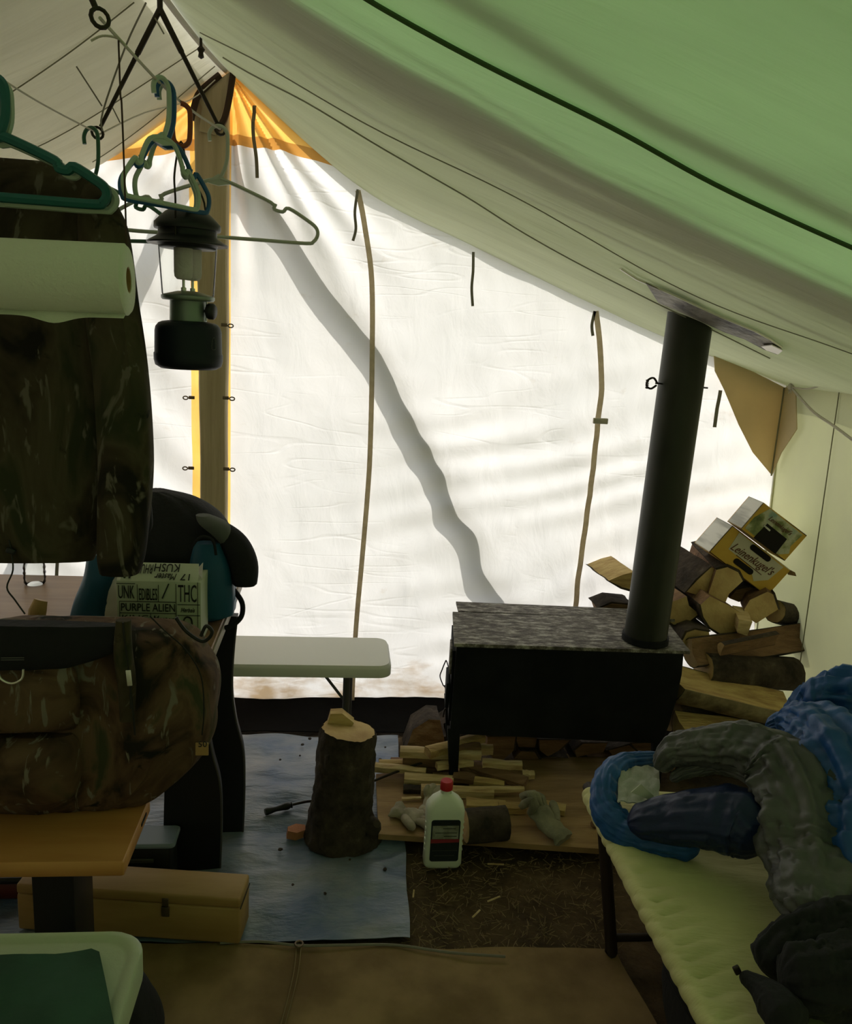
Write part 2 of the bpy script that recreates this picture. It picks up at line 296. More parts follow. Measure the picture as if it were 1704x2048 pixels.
K['camo_warm'] = camo('camouflage_bag_cloth', 1.5, 1.3)
K['bag_blue'] = mat('blue_nylon', (0.012, 0.075, 0.14), 0.5, bump=(10, 0.5))
K['royal'] = mat('royal_blue_nylon', (0.014, 0.072, 0.240), 0.42, cols=[(0.35, (0.012, 0.058, 0.198)), (0.7, (0.019, 0.096, 0.300))], bump=(9, 0.7), scale=5)
K['navy'] = mat('navy_nylon', (0.006, 0.014, 0.055), 0.45, bump=(9, 0.6))
K['grey_nylon'] = mat('grey_nylon', (0.072, 0.074, 0.072), 0.42, cols=[(0.35, (0.058, 0.060, 0.058)), (0.7, (0.102, 0.102, 0.096))], bump=(11, 0.6), scale=5)
K['lining'] = mat('pale_lining', (0.390, 0.390, 0.364), 0.6, bump=(14, 0.7))
K['greyfleece'] = mat('grey_fleece', (0.10, 0.105, 0.10), 0.95)
K['cot'] = mat('cot_canvas', (0.630, 0.578, 0.245), 0.85, cols=[(0.35, (0.490, 0.464, 0.228)), (0.7, (0.630, 0.604, 0.306))], bump=(8, 0.6, (1, 4, 1)), scale=4)
K['cotleg'] = mat('cot_leg', (0.020, 0.012, 0.008), 0.6)
K['cardprint'] = mat('pale_green_print', (0.42, 0.46, 0.34), 0.6)
K['ink'] = mat('black_ink', (0.015, 0.015, 0.013), 0.7)
K['white_card'] = mat('white_card', (0.66, 0.64, 0.60), 0.7, cols=[(0.45, (0.70, 0.68, 0.63)), (0.62, (0.42, 0.41, 0.38))], scale=3, stretch=(1, 1, 9), detail=3)
K['yellow_card'] = mat('yellow_carton', (0.56, 0.34, 0.04), 0.6, cols=[(0.35, (0.50, 0.28, 0.035)), (0.7, (0.60, 0.39, 0.06))], scale=5)
K['cream_card'] = mat('cream_panel', (0.50, 0.46, 0.36), 0.6)
K['green_print'] = mat('landscape_print', (0.3, 0.35, 0.15), 0.6, cols=[(0.30, (0.07, 0.09, 0.03)), (0.45, (0.20, 0.23, 0.09)), (0.55, (0.46, 0.45, 0.33)), (0.7, (0.20, 0.30, 0.26))], scale=16, detail=6)
K['brown_ink'] = mat('brown_ink', (0.11, 0.035, 0.02), 0.7)
K['dark_hole'] = mat('dark_inside', (0.008, 0.006, 0.005), 0.9)
K['bottle'] = mat('translucent_white_plastic', (0.702, 0.756, 0.621), 0.4)
K['red'] = mat('red_cap', (0.42, 0.018, 0.020), 0.4)
K['label_dark'] = mat('label_dark', (0.018, 0.024, 0.026), 0.4)
K['label_grey'] = mat('label_grey', (0.26, 0.26, 0.20), 0.5, cols=[(0.4, (0.20, 0.20, 0.15)), (0.65, (0.33, 0.33, 0.27))], scale=40)
K['label_red'] = mat('label_red', (0.26, 0.03, 0.04), 0.5)
K['glove'] = mat('glove_leather', (0.351, 0.305, 0.221), 0.9, cols=[(0.35, (0.260, 0.227, 0.163)), (0.7, (0.416, 0.370, 0.273))], bump=(30, 0.6), scale=12)
K['glove_dark'] = mat('glove_grey_green', (0.234, 0.221, 0.156), 0.9, cols=[(0.35, (0.130, 0.124, 0.085)), (0.7, (0.312, 0.293, 0.208))], bump=(30, 0.6), scale=12)
K['green_cloth'] = mat('dark_green_cloth', (0.012, 0.055, 0.028), 0.7, cols=[(0.4, (0.009, 0.042, 0.021)), (0.7, (0.025, 0.085, 0.05))], bump=(7, 0.5), scale=3, stretch=(1.5, 1, 1), rot=(0, 0, 0.7))
K['tubwhite'] = mat('moulded_white_plastic', (0.396, 0.440, 0.308), 0.45, bump=(90, 0.08))
K['palelid'] = mat('pale_blue_lid', (0.22, 0.26, 0.33), 0.35)
K['red_dark'] = mat('dark_red_plastic', (0.10, 0.02, 0.012), 0.5)
K['orange_chip'] = mat('reddish_bark_chip', (0.42, 0.17, 0.08), 0.8, bump=(30, 0.6))
K['zipmetal'] = mat('tarnished_zip', (0.16, 0.12, 0.08), 0.45, 0.7)
K['strap_brown'] = mat('brown_strap', (0.045, 0.022, 0.012), 0.7)
K['book_green'] = mat('book_cover_green', (0.26, 0.30, 0.13), 0.5)
K['book_grey'] = mat('book_cover_grey', (0.20, 0.22, 0.17), 0.5, cols=[(0.4, (0.10, 0.12, 0.09)), (0.6, (0.30, 0.31, 0.25))], scale=25)
K['pages'] = mat('book_pages', (0.50, 0.50, 0.42), 0.8)

def lettering(txt, size, M, m, parent, shear=0.0, ext=0.0006, align='CENTER', sx=1.0, name='lettering', fit=None):
    cu = bpy.data.curves.new('lettering', 'FONT'); cu.body = txt; cu.size = size; cu.extrude = ext; cu.shear = shear
    cu.align_x = align; cu.align_y = 'CENTER'; cu.resolution_u = 3
    o = bpy.data.objects.new('lettering_tmp', cu); C.objects.link(o)
    dg = bpy.context.evaluated_depsgraph_get(); me = bpy.data.meshes.new_from_object(o.evaluated_get(dg))
    bpy.data.objects.remove(o)
    if fit:
        xs = [v.co.x for v in me.vertices]; ys = [v.co.y for v in me.vertices]
        me.transform(Matrix.Diagonal((fit[0] / (max(xs) - min(xs)), fit[1] / (max(ys) - min(ys)), 1, 1)) @ Matrix.Translation((-(max(xs) + min(xs)) / 2, -(max(ys) + min(ys)) / 2, 0)))
    me.transform(M @ Matrix.Diagonal((sx, 1, 1, 1))); me.materials.clear(); me.materials.append(m)
    return link(name, me, parent)

# ================================================================== THE TENT
YB, XR, XE, XW, YF = 3.15, -0.42, 1.74, -2.58, -1.6     # rear gable, ridge, right eave, left eave, front gable
PROF = [(0.0, 2.373), (0.21, 2.030), (0.413, 1.845), (0.64, 1.657), (0.775, 1.555), (1.0, 1.410)]
PS = [(p.x, p.y) for p in smooth([Vector((a, b, 0)) for a, b in PROF], 10)]
def prof(t): return interp(PS, t)
def sag(y): return 0.185 * (1 - min(1.0, ((y - 0.83) / 2.32) ** 2))
def roof_z(x, y, fine=True):
    t = (x - XR) / (XE - XR) if x >= XR else (XR - x) / (XR - XW)
    t = max(0.0, min(1.02, t))
    z = prof(min(t, 1.0)) - sag(y) * max(0.0, 1 - t) ** 1.4
    # towards the camera the slope hangs straighter and flatter
    k = max(0.0, min(1.0, (YB - y) / 0.9)); lin = lerp(2.373 - sag(y), 1.41, t)
    z = lerp(z, lerp(z, lin, 0.45), k)
    if fine:
        w = math.sin(math.pi * min(t, 1.0))
        z += w * (0.014 * nz(y * 2.6, t * 0.7, 3.1) + 0.004 * nz(y * 9, t * 1.2, 1.7))
        z += w * 0.010 * math.sin(math.pi * ((y + 0.2) / 0.92)) ** 2
    return z
def on_roof(u, v):
    d = R3 @ Vector(((u - 852) / F, -(v - 1024) / F, -1.0)); a, b = 0.05, 6.0
    for _ in range(50):
        m = (a + b) / 2; p = EYE + d * m
        if p.z < roof_z(p.x, p.y, False) and p.y < YB + 0.4: a = m
        else: b = m
    p = EYE + d * a; p.z = roof_z(p.x, p.y); return p
def roof_fn(side, off=0.0, y0=YF, y1=YB, t0=0.0, t1=1.0):
    def f(u, v):
        t = lerp(t0, t1, u); y = lerp(y0, y1, v); x = lerp(XR, XE if side > 0 else XW, t)
        return (x + side * off * 0.4, y, roof_z(x, y) + off)
    return f
# roof slopes
roof_R = MB().grid(roof_fn(1), 60, 130).build('ceiling_right', K['canvas_roof'], fixn=False)
tag(roof_R, 'greenish sagging canvas roof slope above the stove', kind='structure')
roof_L = MB().grid(roof_fn(-1), 40, 100).build('ceiling_left', K['canvas_roof'], fixn=False)
tag(roof_L, 'grey beige canvas roof slope above the hangers', kind='structure')
def seam(pts, r, m, parent, name='seam', drop=0.004, n=8):
    q = [on_roof(*p) - Vector((0, 0, drop)) for p in pts]
    q2 = []
    for p in smooth(q, n):
        z = roof_z(p.x, p.y) - drop; q2.append(Vector((p.x, p.y, z)))
    return MB().tube(q2, r, 5).build(name, m, parent)
seam([(560, -112), (735, 2), (900, 97), (1190, 245), (1430, 375), (1702, 498), (1860, 560), (2000, 612)], 0.0038, K['seam_green'], roof_R, 'green_cord')
seam([(446, 112), (640, 222), (900, 377), (1100, 495), (1305, 600), (1420, 655), (1540, 715)], 0.0020, K['seam'], roof_R)
seam([(400, 62), (560, 150), (900, 335), (1150, 470), (1400, 600), (1690, 705), (1740, 722)], 0.0015, K['seam'], roof_R)
for a, b in (((2, 200), (268, 2)), ((60, 300), (400, 92)), ((185, 325), (430, 130))):
    m_ = ((a[0] + b[0]) / 2 + 6, (a[1] + b[1]) / 2 + 4); seam([a, m_, b], 0.0016, K['seam'], roof_L)
MB().tube([Vector((XR, lerp(YF, YB, k / 40), roof_z(XR, lerp(YF, YB, k / 40)) - 0.008)) for k in range(41)], 0.008, 6).build('ridge_binding', K['rope'], roof_R)
ck = at(402, 102, y=2.45); MB().lathe([(0.0, -0.02), (0.008, -0.015), (0.006, -0.004), (0.011, 0.004), (0.004, 0.012), (0.003, 0.045)], ck, 10).build('toggle', K['iron'], roof_R)

# tarp, fly and an added dimming sheet lying over the canvas outside
bandpts = [on_roof(*p) for p in ((575, 5), (900, 205), (1140, 345), (1372, 455), (1702, 606))]
BP = sorted([((p.x - XR) / (XE - XR), p.y) for p in bandpts])
def yband(t): return interp(BP, t)
def fly(off, ya, yb_, side=1, t0=-0.002, t1=1.03, wob=0.0):
    def f(u, v):
        t = lerp(t0, t1, u); y = lerp(ya(t), yb_(t), v); x = lerp(XR, XE if side > 0 else XW, t)
        return (x + side * 0.02, y, roof_z(x, min(y, YB)) + off + wob * nz(t * 5, y * 14, off * 40))
    return f
g1 = MB().grid(fly(0.012, lambda t: YF - 0.2, yband), 40, 60).build('roof_tarp', K['fly_green'], fixn=False)
tag(g1, 'green tarp laid over the right roof slope', kind='structure')
g2 = MB().grid(fly(0.012, yband, lambda t: YB + 0.05), 40, 40).build('roof_fly_right', K['fly_pale'], fixn=False)
tag(g2, 'thin fly sheet over the rear of the right roof slope', kind='structure')
for k, (w0, w1, o_, m_) in enumerate(((-0.03, 0.085, 0.022, 'fly_dark'), (0.105, 0.130, 0.022, 'fly_dark'), (0.085, 0.20, 0.030, 'fly_pale'), (0.165, 0.178, 0.022, 'fly_dark'), (0.245, 0.252, 0.022, 'fly_dark'), (0.30, 0.318, 0.022, 'fly_pale'), (0.205, 0.225, 0.022, 'fly_pale'), (0.36, 0.372, 0.022, 'fly_pale'), (0.44, 0.47, 0.022, 'fly_pale'), (-0.10, -0.085, 0.022, 'fly_pale'), (-0.42, -0.36, 0.022, 'fly_pale'))):  # folded edge band, with narrow strips added to streak the slope darker
    MB().grid(fly(o_, lambda t: yband(t) + w0 + 0.03 * nz(t * 4, k), lambda t: yband(t) + w1 + 0.03 * nz(t * 4, k) + 0.012 * nz(t * 9, k + 9), wob=0.002, t0=0.02 + 0.02 * (k % 5)), 60, 8).build('tarp_strip', K[m_], g1, fixn=False)
g3 = MB().grid(fly(0.015, lambda t: YF - 0.2, lambda t: YB + 0.05, -1), 40, 50).build('roof_dimmer_left', K['fly_dimmer'], fixn=False)  # unseen sheet added to dim the light through the left slope
tag(g3, 'added sheet over the left roof slope, dimming it', kind='structure')

# rear gable wall: canvas, ochre gable panel and ochre door strips
APX = [(-2.58, 1.4), (at(180, 325, y=YB).x, at(180, 325, y=YB).z), (at(300, 312, y=YB).x, at(300, 312, y=YB).z), (at(460, 290, y=YB).x, at(460, 290, y=YB).z), (at(560, 300, y=YB).x, at(560, 300, y=YB).z), (at(620, 318, y=YB).x, at(620, 318, y=YB).z), (at(668, 333, y=YB).x, at(668, 333, y=YB).z), (0.6, 2.2), (2.0, 2.2)]
def yb(x, z):
    d = 0.0
    a = Vector((x - XR, z - 2.37)); r = a.length; th = math.atan2(a.x, -a.y) if r > 1e-6 else 0.0
    fan = math.exp(-((r - 0.35) / 0.42) ** 2); d += 0.015 * fan * math.sin(th * 26 + 2.5 * nz(th * 3, r * 1.5))
    # pulled folds that rise to the right
    s_ = z - 0.26 * x + 0.05 * nz(x * 1.2, z * 1.2, 4.0)
    m1 = max(0.0, min(1.0, (x + 0.1) / 0.6)) * max(0.0, min(1.0, (1.6 - z) / 0.4)) * max(0.0, min(1.0, z / 0.2))
    d += 0.0085 * m1 * math.sin(s_ * 44 + 3.2 * nz(x * 1.6, z * 3.0, 8.0)) * (0.6 + 0.8 * nz(x * 1.3, z * 2.2, 2.0))
    d += 0.030 * nz(x * 1.5, z * 1.2, 0.3) + 0.0065 * nz(x * 7, z * 6, 5.3) + 0.0018 * nz(x * 19, z * 15, 2.2)
    lx = max(0.0, min(1.0, (-0.45 - x) / 0.2)); d += 0.010 * lx * math.sin((x * 0.8 + z * 0.7) * 30 + 3 * nz(x * 2, z * 2)) 
    return YB + d
def wall_piece(x0, x1, zlo, zhi, nx, nzv, mb=None):
    mb = mb or MB()
    def f(u, v):
        x = lerp(x0, x1, u); a, b = zlo(x), zhi(x); z = lerp(a, max(a, b), v); return (x, yb(x, z), z)
    return mb.grid(f, nx, nzv)
gable = lambda x: roof_z(x, YB) + 0.03
panel_z = lambda x: min(interp(APX, x), gable(x))
DL0, DL1 = at(382, 700, y=YB).x, at(408, 700, y=YB).x; DR0, DR1 = at(443, 700, y=YB).x, at(461, 700, y=YB).x
low = lambda x: 0.0
wb_ = MB()
wall_piece(XW, DL0, low, panel_z, 260, 150, wb_); wall_piece(DL1, DR0, low, panel_z, 6, 130, wb_); wall_piece(DR1, XE + 0.02, low, panel_z, 420, 200, wb_)
wall_b = wb_.build('wall_back', K['canvas'], fixn=False); tag(wall_b, 'sunlit white canvas rear wall of the tent', kind='structure')
hem = 0.035
tr1 = MB(); wall_piece(-1.2, 0.35, lambda x: min(panel_z(x) + hem, gable(x)), gable, 260, 50, tr1)
tr1 = tr1.build('trim_1', K['ochre'], fixn=False); tag(tr1, 'pleated ochre canvas panel in the gable peak', kind='structure')
th_ = MB(); wall_piece(-1.2, 0.35, panel_z, lambda x: min(panel_z(x) + hem, gable(x)), 260, 3, th_); th_.build('hem', K['ochre_dark'], tr1, fixn=False)
t2 = wall_piece(DL0, DL1, low, panel_z, 3, 110).build('trim_2', K['ochre'], fixn=False); tag(t2, 'ochre zip strip on the hanger side of the pole', kind='structure')
t3 = wall_piece(DR0, DR1, low, panel_z, 3, 110).build('trim_3', K['ochre'], fixn=False); tag(t3, 'ochre zip strip on the stove side of the pole', kind='structure')
for u, v, par, sd in ((380, 795, t2, -1), (379, 936, t2, -1), (455, 796, t3, 1), (456, 938, t3, 1), (452, 650, t3, 1)):
    p = at(u, v, y=3.0) if par is t3 else at(u, v, y=3.115); z_ = MB()
    z_.box(p + Vector((0.006 * -sd, 0, 0)), (0.022, 0.006, 0.012), bev=0.002)
    z_.tube([p + Vector((sd * 0.016 + 0.009 * math.cos(a), 0, 0.006 * math.sin(a) - 0.002)) for a in [k * math.pi / 5 for k in range(10)]], 0.0025, 6, closed=True)
    z_.build('zip_pull', K['zipmetal'], par)
# side and front walls
def side_fn(x0, sgn):
    def f(u, v):
        z = lerp(0, 1.425, v); y = lerp(YF, YB + 0.01, u); return (x0 + sgn * (0.05 * (1 - z / 1.41) + 0.010 * nz(y * 2.2, z * 0.8, 2) + 0.003 * nz(y * 8, z * 3, 2)), y, z)
    return f
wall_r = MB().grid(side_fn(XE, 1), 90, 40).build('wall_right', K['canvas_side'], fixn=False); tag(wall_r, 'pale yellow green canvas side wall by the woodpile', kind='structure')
wall_l = MB().grid(side_fn(XW, -1), 60, 30).build('wall_left', K['canvas_fill'], fixn=False); tag(wall_l, 'canvas side wall behind the hanging clothes', kind='structure')
wall_f = MB().grid(lambda u, v: (lerp(XW, XE, u), YF, lerp(0, roof_z(lerp(XW, XE, u), YF, False), v)), 40, 30).build('wall_front', K['canvas_fill'], fixn=False)
tag(wall_f, 'canvas front wall behind the camera', kind='structure')
MB().tube([at(lerp(1681, 1588, k / 8), lerp(765, 1410, k / 8), x=lerp(1.733, 1.775, k / 8)) for k in range(9)], 0.0022, 5).build('seam', K['seam'], wall_r)
MB().tube([Vector((XE + 0.05 * (1 - z / 1.41) - 0.004, YB - 0.01, z)) for z in [1.40 * k / 10 for k in range(11)]], 0.004, 5).build('corner_seam', K['canvas_side'], wall_r)
# tan corner reinforcement
cz0, cz1 = 1.402, at(1527, 950, y=3.13).z
pt = MB().prism([at(u, v, y=3.12) for u, v in ((1428, 708), (1490, 735))] + [Vector((1.728, 3.12, cz0)), Vector((1.728, 3.12, cz1))] + [at(u, v, y=3.12) for u, v in ((1506, 905), (1478, 850), (1448, 778), (1430, 742))], (0, 0.004, 0)).build('trim_4', K['tanpatch'])
tag(pt, 'tan reinforcement patch on the rear wall corner', kind='structure')
pt2 = MB().prism([Vector((1.724, 3.122, cz0))] + [at(u, v, x=1.724) for u, v in ((1580, 772), (1591, 790), (1593, 858), (1562, 905))] + [Vector((1.724, 3.122, cz1))], (0.004, 0, 0)).build('trim_5', K['tanpatch'])
tag(pt2, 'tan reinforcement patch on the side wall corner', kind='structure')
MB().tube([Vector((1.722, 3.118, lerp(cz0, cz1, k / 4))) for k in range(5)], 0.003, 5).build('stitched_edge', K['seam'], pt)
er = at(1582, 774, x=1.70)
kn = thing('eave_rope', 'frayed rope knotted at the tan corner patch, running along the side wall', 'rope', er)
MB().tube(smooth([er, at(1625, 822, x=1.71), at(1668, 852, x=1.715), at(1712, 885, x=1.715)], 5), 0.005, 6).build('rope', K['rope'], kn)
MB().tube(smooth([er, at(1610, 778, x=1.70), at(1640, 772, x=1.70), at(1672, 760, x=1.70)], 5), 0.003, 6).build('rope', K['rope'], kn)
kb = MB()
for k in range(26):
    a = rnd.uniform(0, 6.28); l = rnd.uniform(0.012, 0.032); kb.tube([er, er + Vector((-0.004, math.cos(a) * l * .7, math.sin(a) * l))], 0.0016, 4)
kb.lathe([(0.0, -0.012), (0.010, -0.007), (0.013, 0), (0.010, 0.007), (0.0, 0.012)], er, 10); kb.build('knot', K['rope'], kn)
# webbing tapes and ties that hang on the rear wall
def tape(pts, w, y=3.10, name='webbing_tape', m='tape', th=0.003):
    q = smooth([at(u, v, y=y) for u, v in pts], 6); q = [Vector((p.x, min(yb(p.x, p.z) - 0.012, YB - 0.01) if p.z < gable(p.x) else y, p.z)) for p in q]
    mb = MB(); rings = []
    for i, p in enumerate(q):
        t = (q[min(i + 1, len(q) - 1)] - q[max(i - 1, 0)]).normalized(); s_ = t.cross(Vector((0, 1, 0))).normalized() * w / 2; n_ = Vector((0, th / 2, 0))
        rings.append([p - s_ - n_, p + s_ - n_, p + s_ + n_, p - s_ + n_])
    return mb.ring_loft(rings, True, sm=False).build(name, K[m], wall_b)
tape([(716, 378), (730, 450), (744, 560), (745, 720), (741, 900), (735, 1000), (724, 1130), (714, 1240), (708, 1330), (704, 1415)], 0.019)
tape([(1198, 622), (1206, 690), (1209, 780), (1201, 850), (1192, 940), (1177, 1050), (1163, 1150), (1154, 1225)], 0.021)
bk = at(1201, 842, y=3.09); MB().box(bk, (0.058, 0.012, 0.022), bev=0.003).build('tape_buckle', K['rope'], wall_b)
tape([(716, 376), (710, 420), (712, 455), (706, 480)], 0.010, m='tie'); tape([(950, 502), (949, 540), (946, 575), (948, 612)], 0.010, m='tie')
tape([(1196, 622), (1190, 650), (1192, 672)], 0.011, m='tie'); tape([(507, 205), (504, 260), (510, 310), (512, 352)], 0.012, m='tie'); tape([(1449, 782), (1443, 820), (1438, 857)], 0.014, m='tie')
tape([(108, 1110), (108, 1160)], 0.012, m='tie')

# ground, sod cloth, ground sheets
gz = lambda x, y: 0.006 * nz(x * 3, y * 3) + 0.004 * nz(x * 11, y * 11)
fl = MB().grid(lambda u, v: (lerp(-7, 7, u), lerp(-5, 9, v), -0.012 + (0.0 if not (-3 < lerp(-7, 7, u) < 2.2) else gz(lerp(-7, 7, u), lerp(-5, 9, v)))), 140, 140).build('floor', K['soil'], fixn=False)
tag(fl, 'bare brown soil with bits of straw', kind='structure')
def sod_fn(u, v):
    x = lerp(XW, XE, u); y = lerp(YB + 0.01, 2.955 + 0.012 * nz(x * 3, 1), v); return (x, y, 0.055 * (1 - v) ** 2 + 0.004 + 0.006 * nz(x * 6, y * 12))
sc_ = MB().grid(sod_fn, 120, 10, th=0.003).build('baseboard_back', K['sod'], fixn=False); tag(sc_, 'black sod cloth along the foot of the rear wall', kind='structure')
def sheet(name, label, cat, corners, m, n=(50, 50), amp=0.006, z0=0.004, ups=(6, 6)):
    A, B, C_, D = [Vector(c) for c in corners]
    def f(u, v):
        p = A.lerp(B, u).lerp(D.lerp(C_, u), v); e = 0.012 * nz(p.x * 5, p.y * 5, 7)
        return (p.x + e * (1 if u in (0, 1) else 0), p.y + e * (1 if v in (0, 1) else 0), z0 + amp * (0.5 + nz(p.x * ups[0], p.y * ups[1], 1.0)) + amp * 0.9 * (1 - abs(nz(p.x * 3.2 + p.y, p.y * 7 - p.x * 1.5, 3)) * 4 if abs(nz(p.x * 3.2 + p.y, p.y * 7 - p.x * 1.5, 3)) < 0.25 else 0) * max(0.0, 0.4 + nz(p.x * 2, p.y * 2, 9)))
    o = MB().grid(f, *n, th=0.0015).build(name, m, fixn=False); return tag(o, label, cat)
bt = sheet('blue_tarp', 'wrinkled blue grey plastic tarp under the chopping block', 'tarp', [(-1.9, 2.95, 0), at(795, 1478, z=0), at(820, 1884, z=0), (-1.9, 1.85, 0)], K['bluetarp'], (170, 120), 0.013, ups=(6, 9))
gs = sheet('ground_sheet', 'brown canvas ground sheet in front of the soil patch', 'ground sheet', [(-1.9, 1.90, 0), at(1230, 1905, z=0), (0.9, -0.6, 0), (-1.9, -0.6, 0)], K['floorcloth'], (80, 80), 0.007, 0.008, (4, 4))
MB().tube([p + Vector((0, 0, 0.010)) for p in smooth([at(u, v, z=0.012) for u, v in ((440, 1893), (520, 1890), (600, 1898), (690, 1897), (790, 1897), (900, 1912), (1010, 1920))], 5)], 0.0035, 5).build('hem_cord', K['tie'], gs)
for dx in (-4, 5):
    MB().tube([p + Vector((0, 0, 0.008)) for p in smooth([at(597 + dx, 1897, z=0.012), at(592 + dx, 1945, z=0.012), at(580 + dx, 2000, z=0.012), at(564 + dx, 2060, z=0.012)], 5)], 0.0018, 5).build('stitched_seam', K['straw'], gs)
e_ = at(598, 1892, z=0.018); MB().tube([e_ + Vector((0.010 * math.cos(k * .785), 0.010 * math.sin(k * .785), 0.006)) for k in range(8)], 0.003, 6, closed=True).build('eyelet', K['zipmetal'], gs)
# loose straw on the soil
st = MB()
for k in range(900):
    p = at(rnd.uniform(822, 1240), rnd.uniform(1700, 1915), z=0.0); a = rnd.uniform(0, 6.28); l = rnd.uniform(0.008, 0.035)
    d_ = Vector((math.cos(a), math.sin(a), rnd.uniform(-.25, .4))) * l; p.z = 0.002 + max(0, -d_.z); st.tube([p, p + d_], rnd.uniform(0.0006, 0.0013), 3, cap=False)
so = st.build('straw_litter', K['straw'], fixn=False); tag(so, 'thin bits of dry straw strewn over the soil', 'straw', kind='stuff')
for u0, v0, u1, v1 in ((826, 1795, 828, 1780), (975, 1728, 1008, 1729), (975, 1803, 1000, 1793), (945, 1835, 960, 1820)):
    mb = MB().tube([at(u0, v0, z=0.008), at(u1, v1, z=0.012)], 0.0026, 5)
    mb.build('straw_stalk', K['kindling'], so)

# pole under the ridge and the leaning poles outside
tp = thing('tent_pole', 'sawn timber pole standing in front of the zipped rear door', 'pole', (at(430, 700, y=3.06).x, 3.06, 0))
mb = MB(); rings = []
for k in range(25):
    z = lerp(0.0, 2.26, k / 24); c0 = at(432, 900, y=3.06).x; xc = lerp(c0 - 0.002, at(424, 260, y=3.06).x, z / 2.26); w = lerp(0.086, 0.112, (z / 2.26) ** 1.5) / 2 + 0.0025 * nz(z * 4)
    j = 0.004 * nz(z * 3, 5)
    rings.append([Vector((xc + a * w + j, 3.065 + b * 0.03, z)) for a, b in ((-1, -.8), (-.9, -1), (.9, -1), (1, -.8), (1, .8), (.9, 1), (-.9, 1), (-1, .8))])
mb.ring_loft(rings, True, sm=False).build('post', K['pole'], tp)
mb = MB(); mb.tube(smooth([at(466, 148, y=3.02), at(458, 200, y=3.01), at(448, 240, y=3.0), at(432, 262, y=3.0)], 5), 0.011, 6); mb.build('strap', K['strap_brown'], tp)
mb = MB(); mb.tube(smooth([at(440, 150, y=3.02), at(400, 185, y=3.01), at(388, 215, y=3.0), at(382, 240, y=3.0)], 5), 0.012, 6); mb.build('strap', K['strap_brown'], tp)
mb = MB().prism([at(u, v, y=3.02) for u, v in ((395, 190), (462, 142), (452, 200), (430, 270), (398, 262), (404, 215))], (0, 0.012, 0)); mb.build('pole_cap', K['pole'], tp)
def shear_pole(name, label, pts, r, off):
    q = []
    for k, (u, v) in enumerate(pts):
        p = at(u, v, y=YB); q.append(p + SUN * interp(off, k / (len(pts) - 1)))
    return tag(MB().tube(smooth(q, 6), r, 10).build(name, K['bark']), label, 'pole')
shear_pole('leaning_pole', 'crooked pole leaning outside, seen as a diagonal shadow on the rear wall', [(455, 300), (482, 400), (560, 478), (640, 600), (740, 735), (800, 862), (868, 985), (886, 1045), (932, 1100), (948, 1165), (990, 1215), (1010, 1290), (1030, 1420)], 0.037, [(0, 0.10), (1, 0.12)])
shear_pole('leaning_pole', 'second pole leaning outside, its shadow beside the lantern', [(440, 300), (395, 345), (345, 420), (298, 520), (262, 620), (200, 780), (100, 1000), (0, 1200)], 0.034, [(0, 0.26), (1, 0.26)])

# ================================================================== HANGING GEAR
def torus(mb, c, R, r, n, axis):
    q = Vector(axis).to_track_quat('Z', 'Y'); return mb.tube([Vector(c) + q @ Vector((R * math.cos(2 * math.pi * k / n), R * math.sin(2 * math.pi * k / n), 0)) for k in range(n)], r, 6, closed=True)
def hang_frame(label, ap, rl, rr):
    t = thing('hanging_frame', label, 'hanging frame', ap, 'iron hanging frames under the ridge')
    for e in (rl, rr):
        d = (e - ap); MB().tube([ap, ap + d * 0.35, ap + d * 0.36, ap + d * 0.95], [0.0062, 0.0062, 0.005, 0.004], 8).build('rod', K['iron'], t)
        torus(MB(), e, 0.012, 0.003, 12, (0.5, -0.7, 0.1)).build('ring', K['iron'], t)
    top = Vector((ap.x, ap.y, roof_z(ap.x, ap.y) - 0.01))
    MB().tube([ap - Vector((0, 0, 0.01)), ap.lerp(top, 0.5), top], 0.006, 8).build('hook', K['iron'], t)
    return t
apF, rlF, rrF = at(320, 18, y=1.95), at(195, 266, y=1.95), at(440, 258, y=1.95)
hang_frame('dark iron V-shaped hanging frame under the ridge, farther of the two', apF, rlF, rrF)
rrN = at(200, 36, y=1.25); apN = at(150, -60, y=1.25); apN = Vector((rrN.x - 0.09, 1.25, rrN.z + 0.2)); rlN = Vector((rrN.x - 0.26, 1.25, rrN.z - 0.01))
hang_frame('dark iron hanging frame nearer the camera, only its ring and rod end showing', apN, rlN, rrN)
lineR = tag(MB().tube(smooth([rrN, at(238, 78, y=1.33), at(322, 168, y=1.54), at(385, 222, y=1.75), rrF], 5), 0.0024, 6).build('clothesline', K['rope']), 'pale cord clothesline carrying the lantern, between the two iron rings', 'cord')
hl = at(25, 172, y=1.55)
lineL = tag(MB().tube(smooth([rlN, hl, at(110, 222, y=1.74), rlF], 5), 0.0016, 6).build('clothesline', K['rope']), 'thin pale cord clothesline on the jacket side', 'cord')
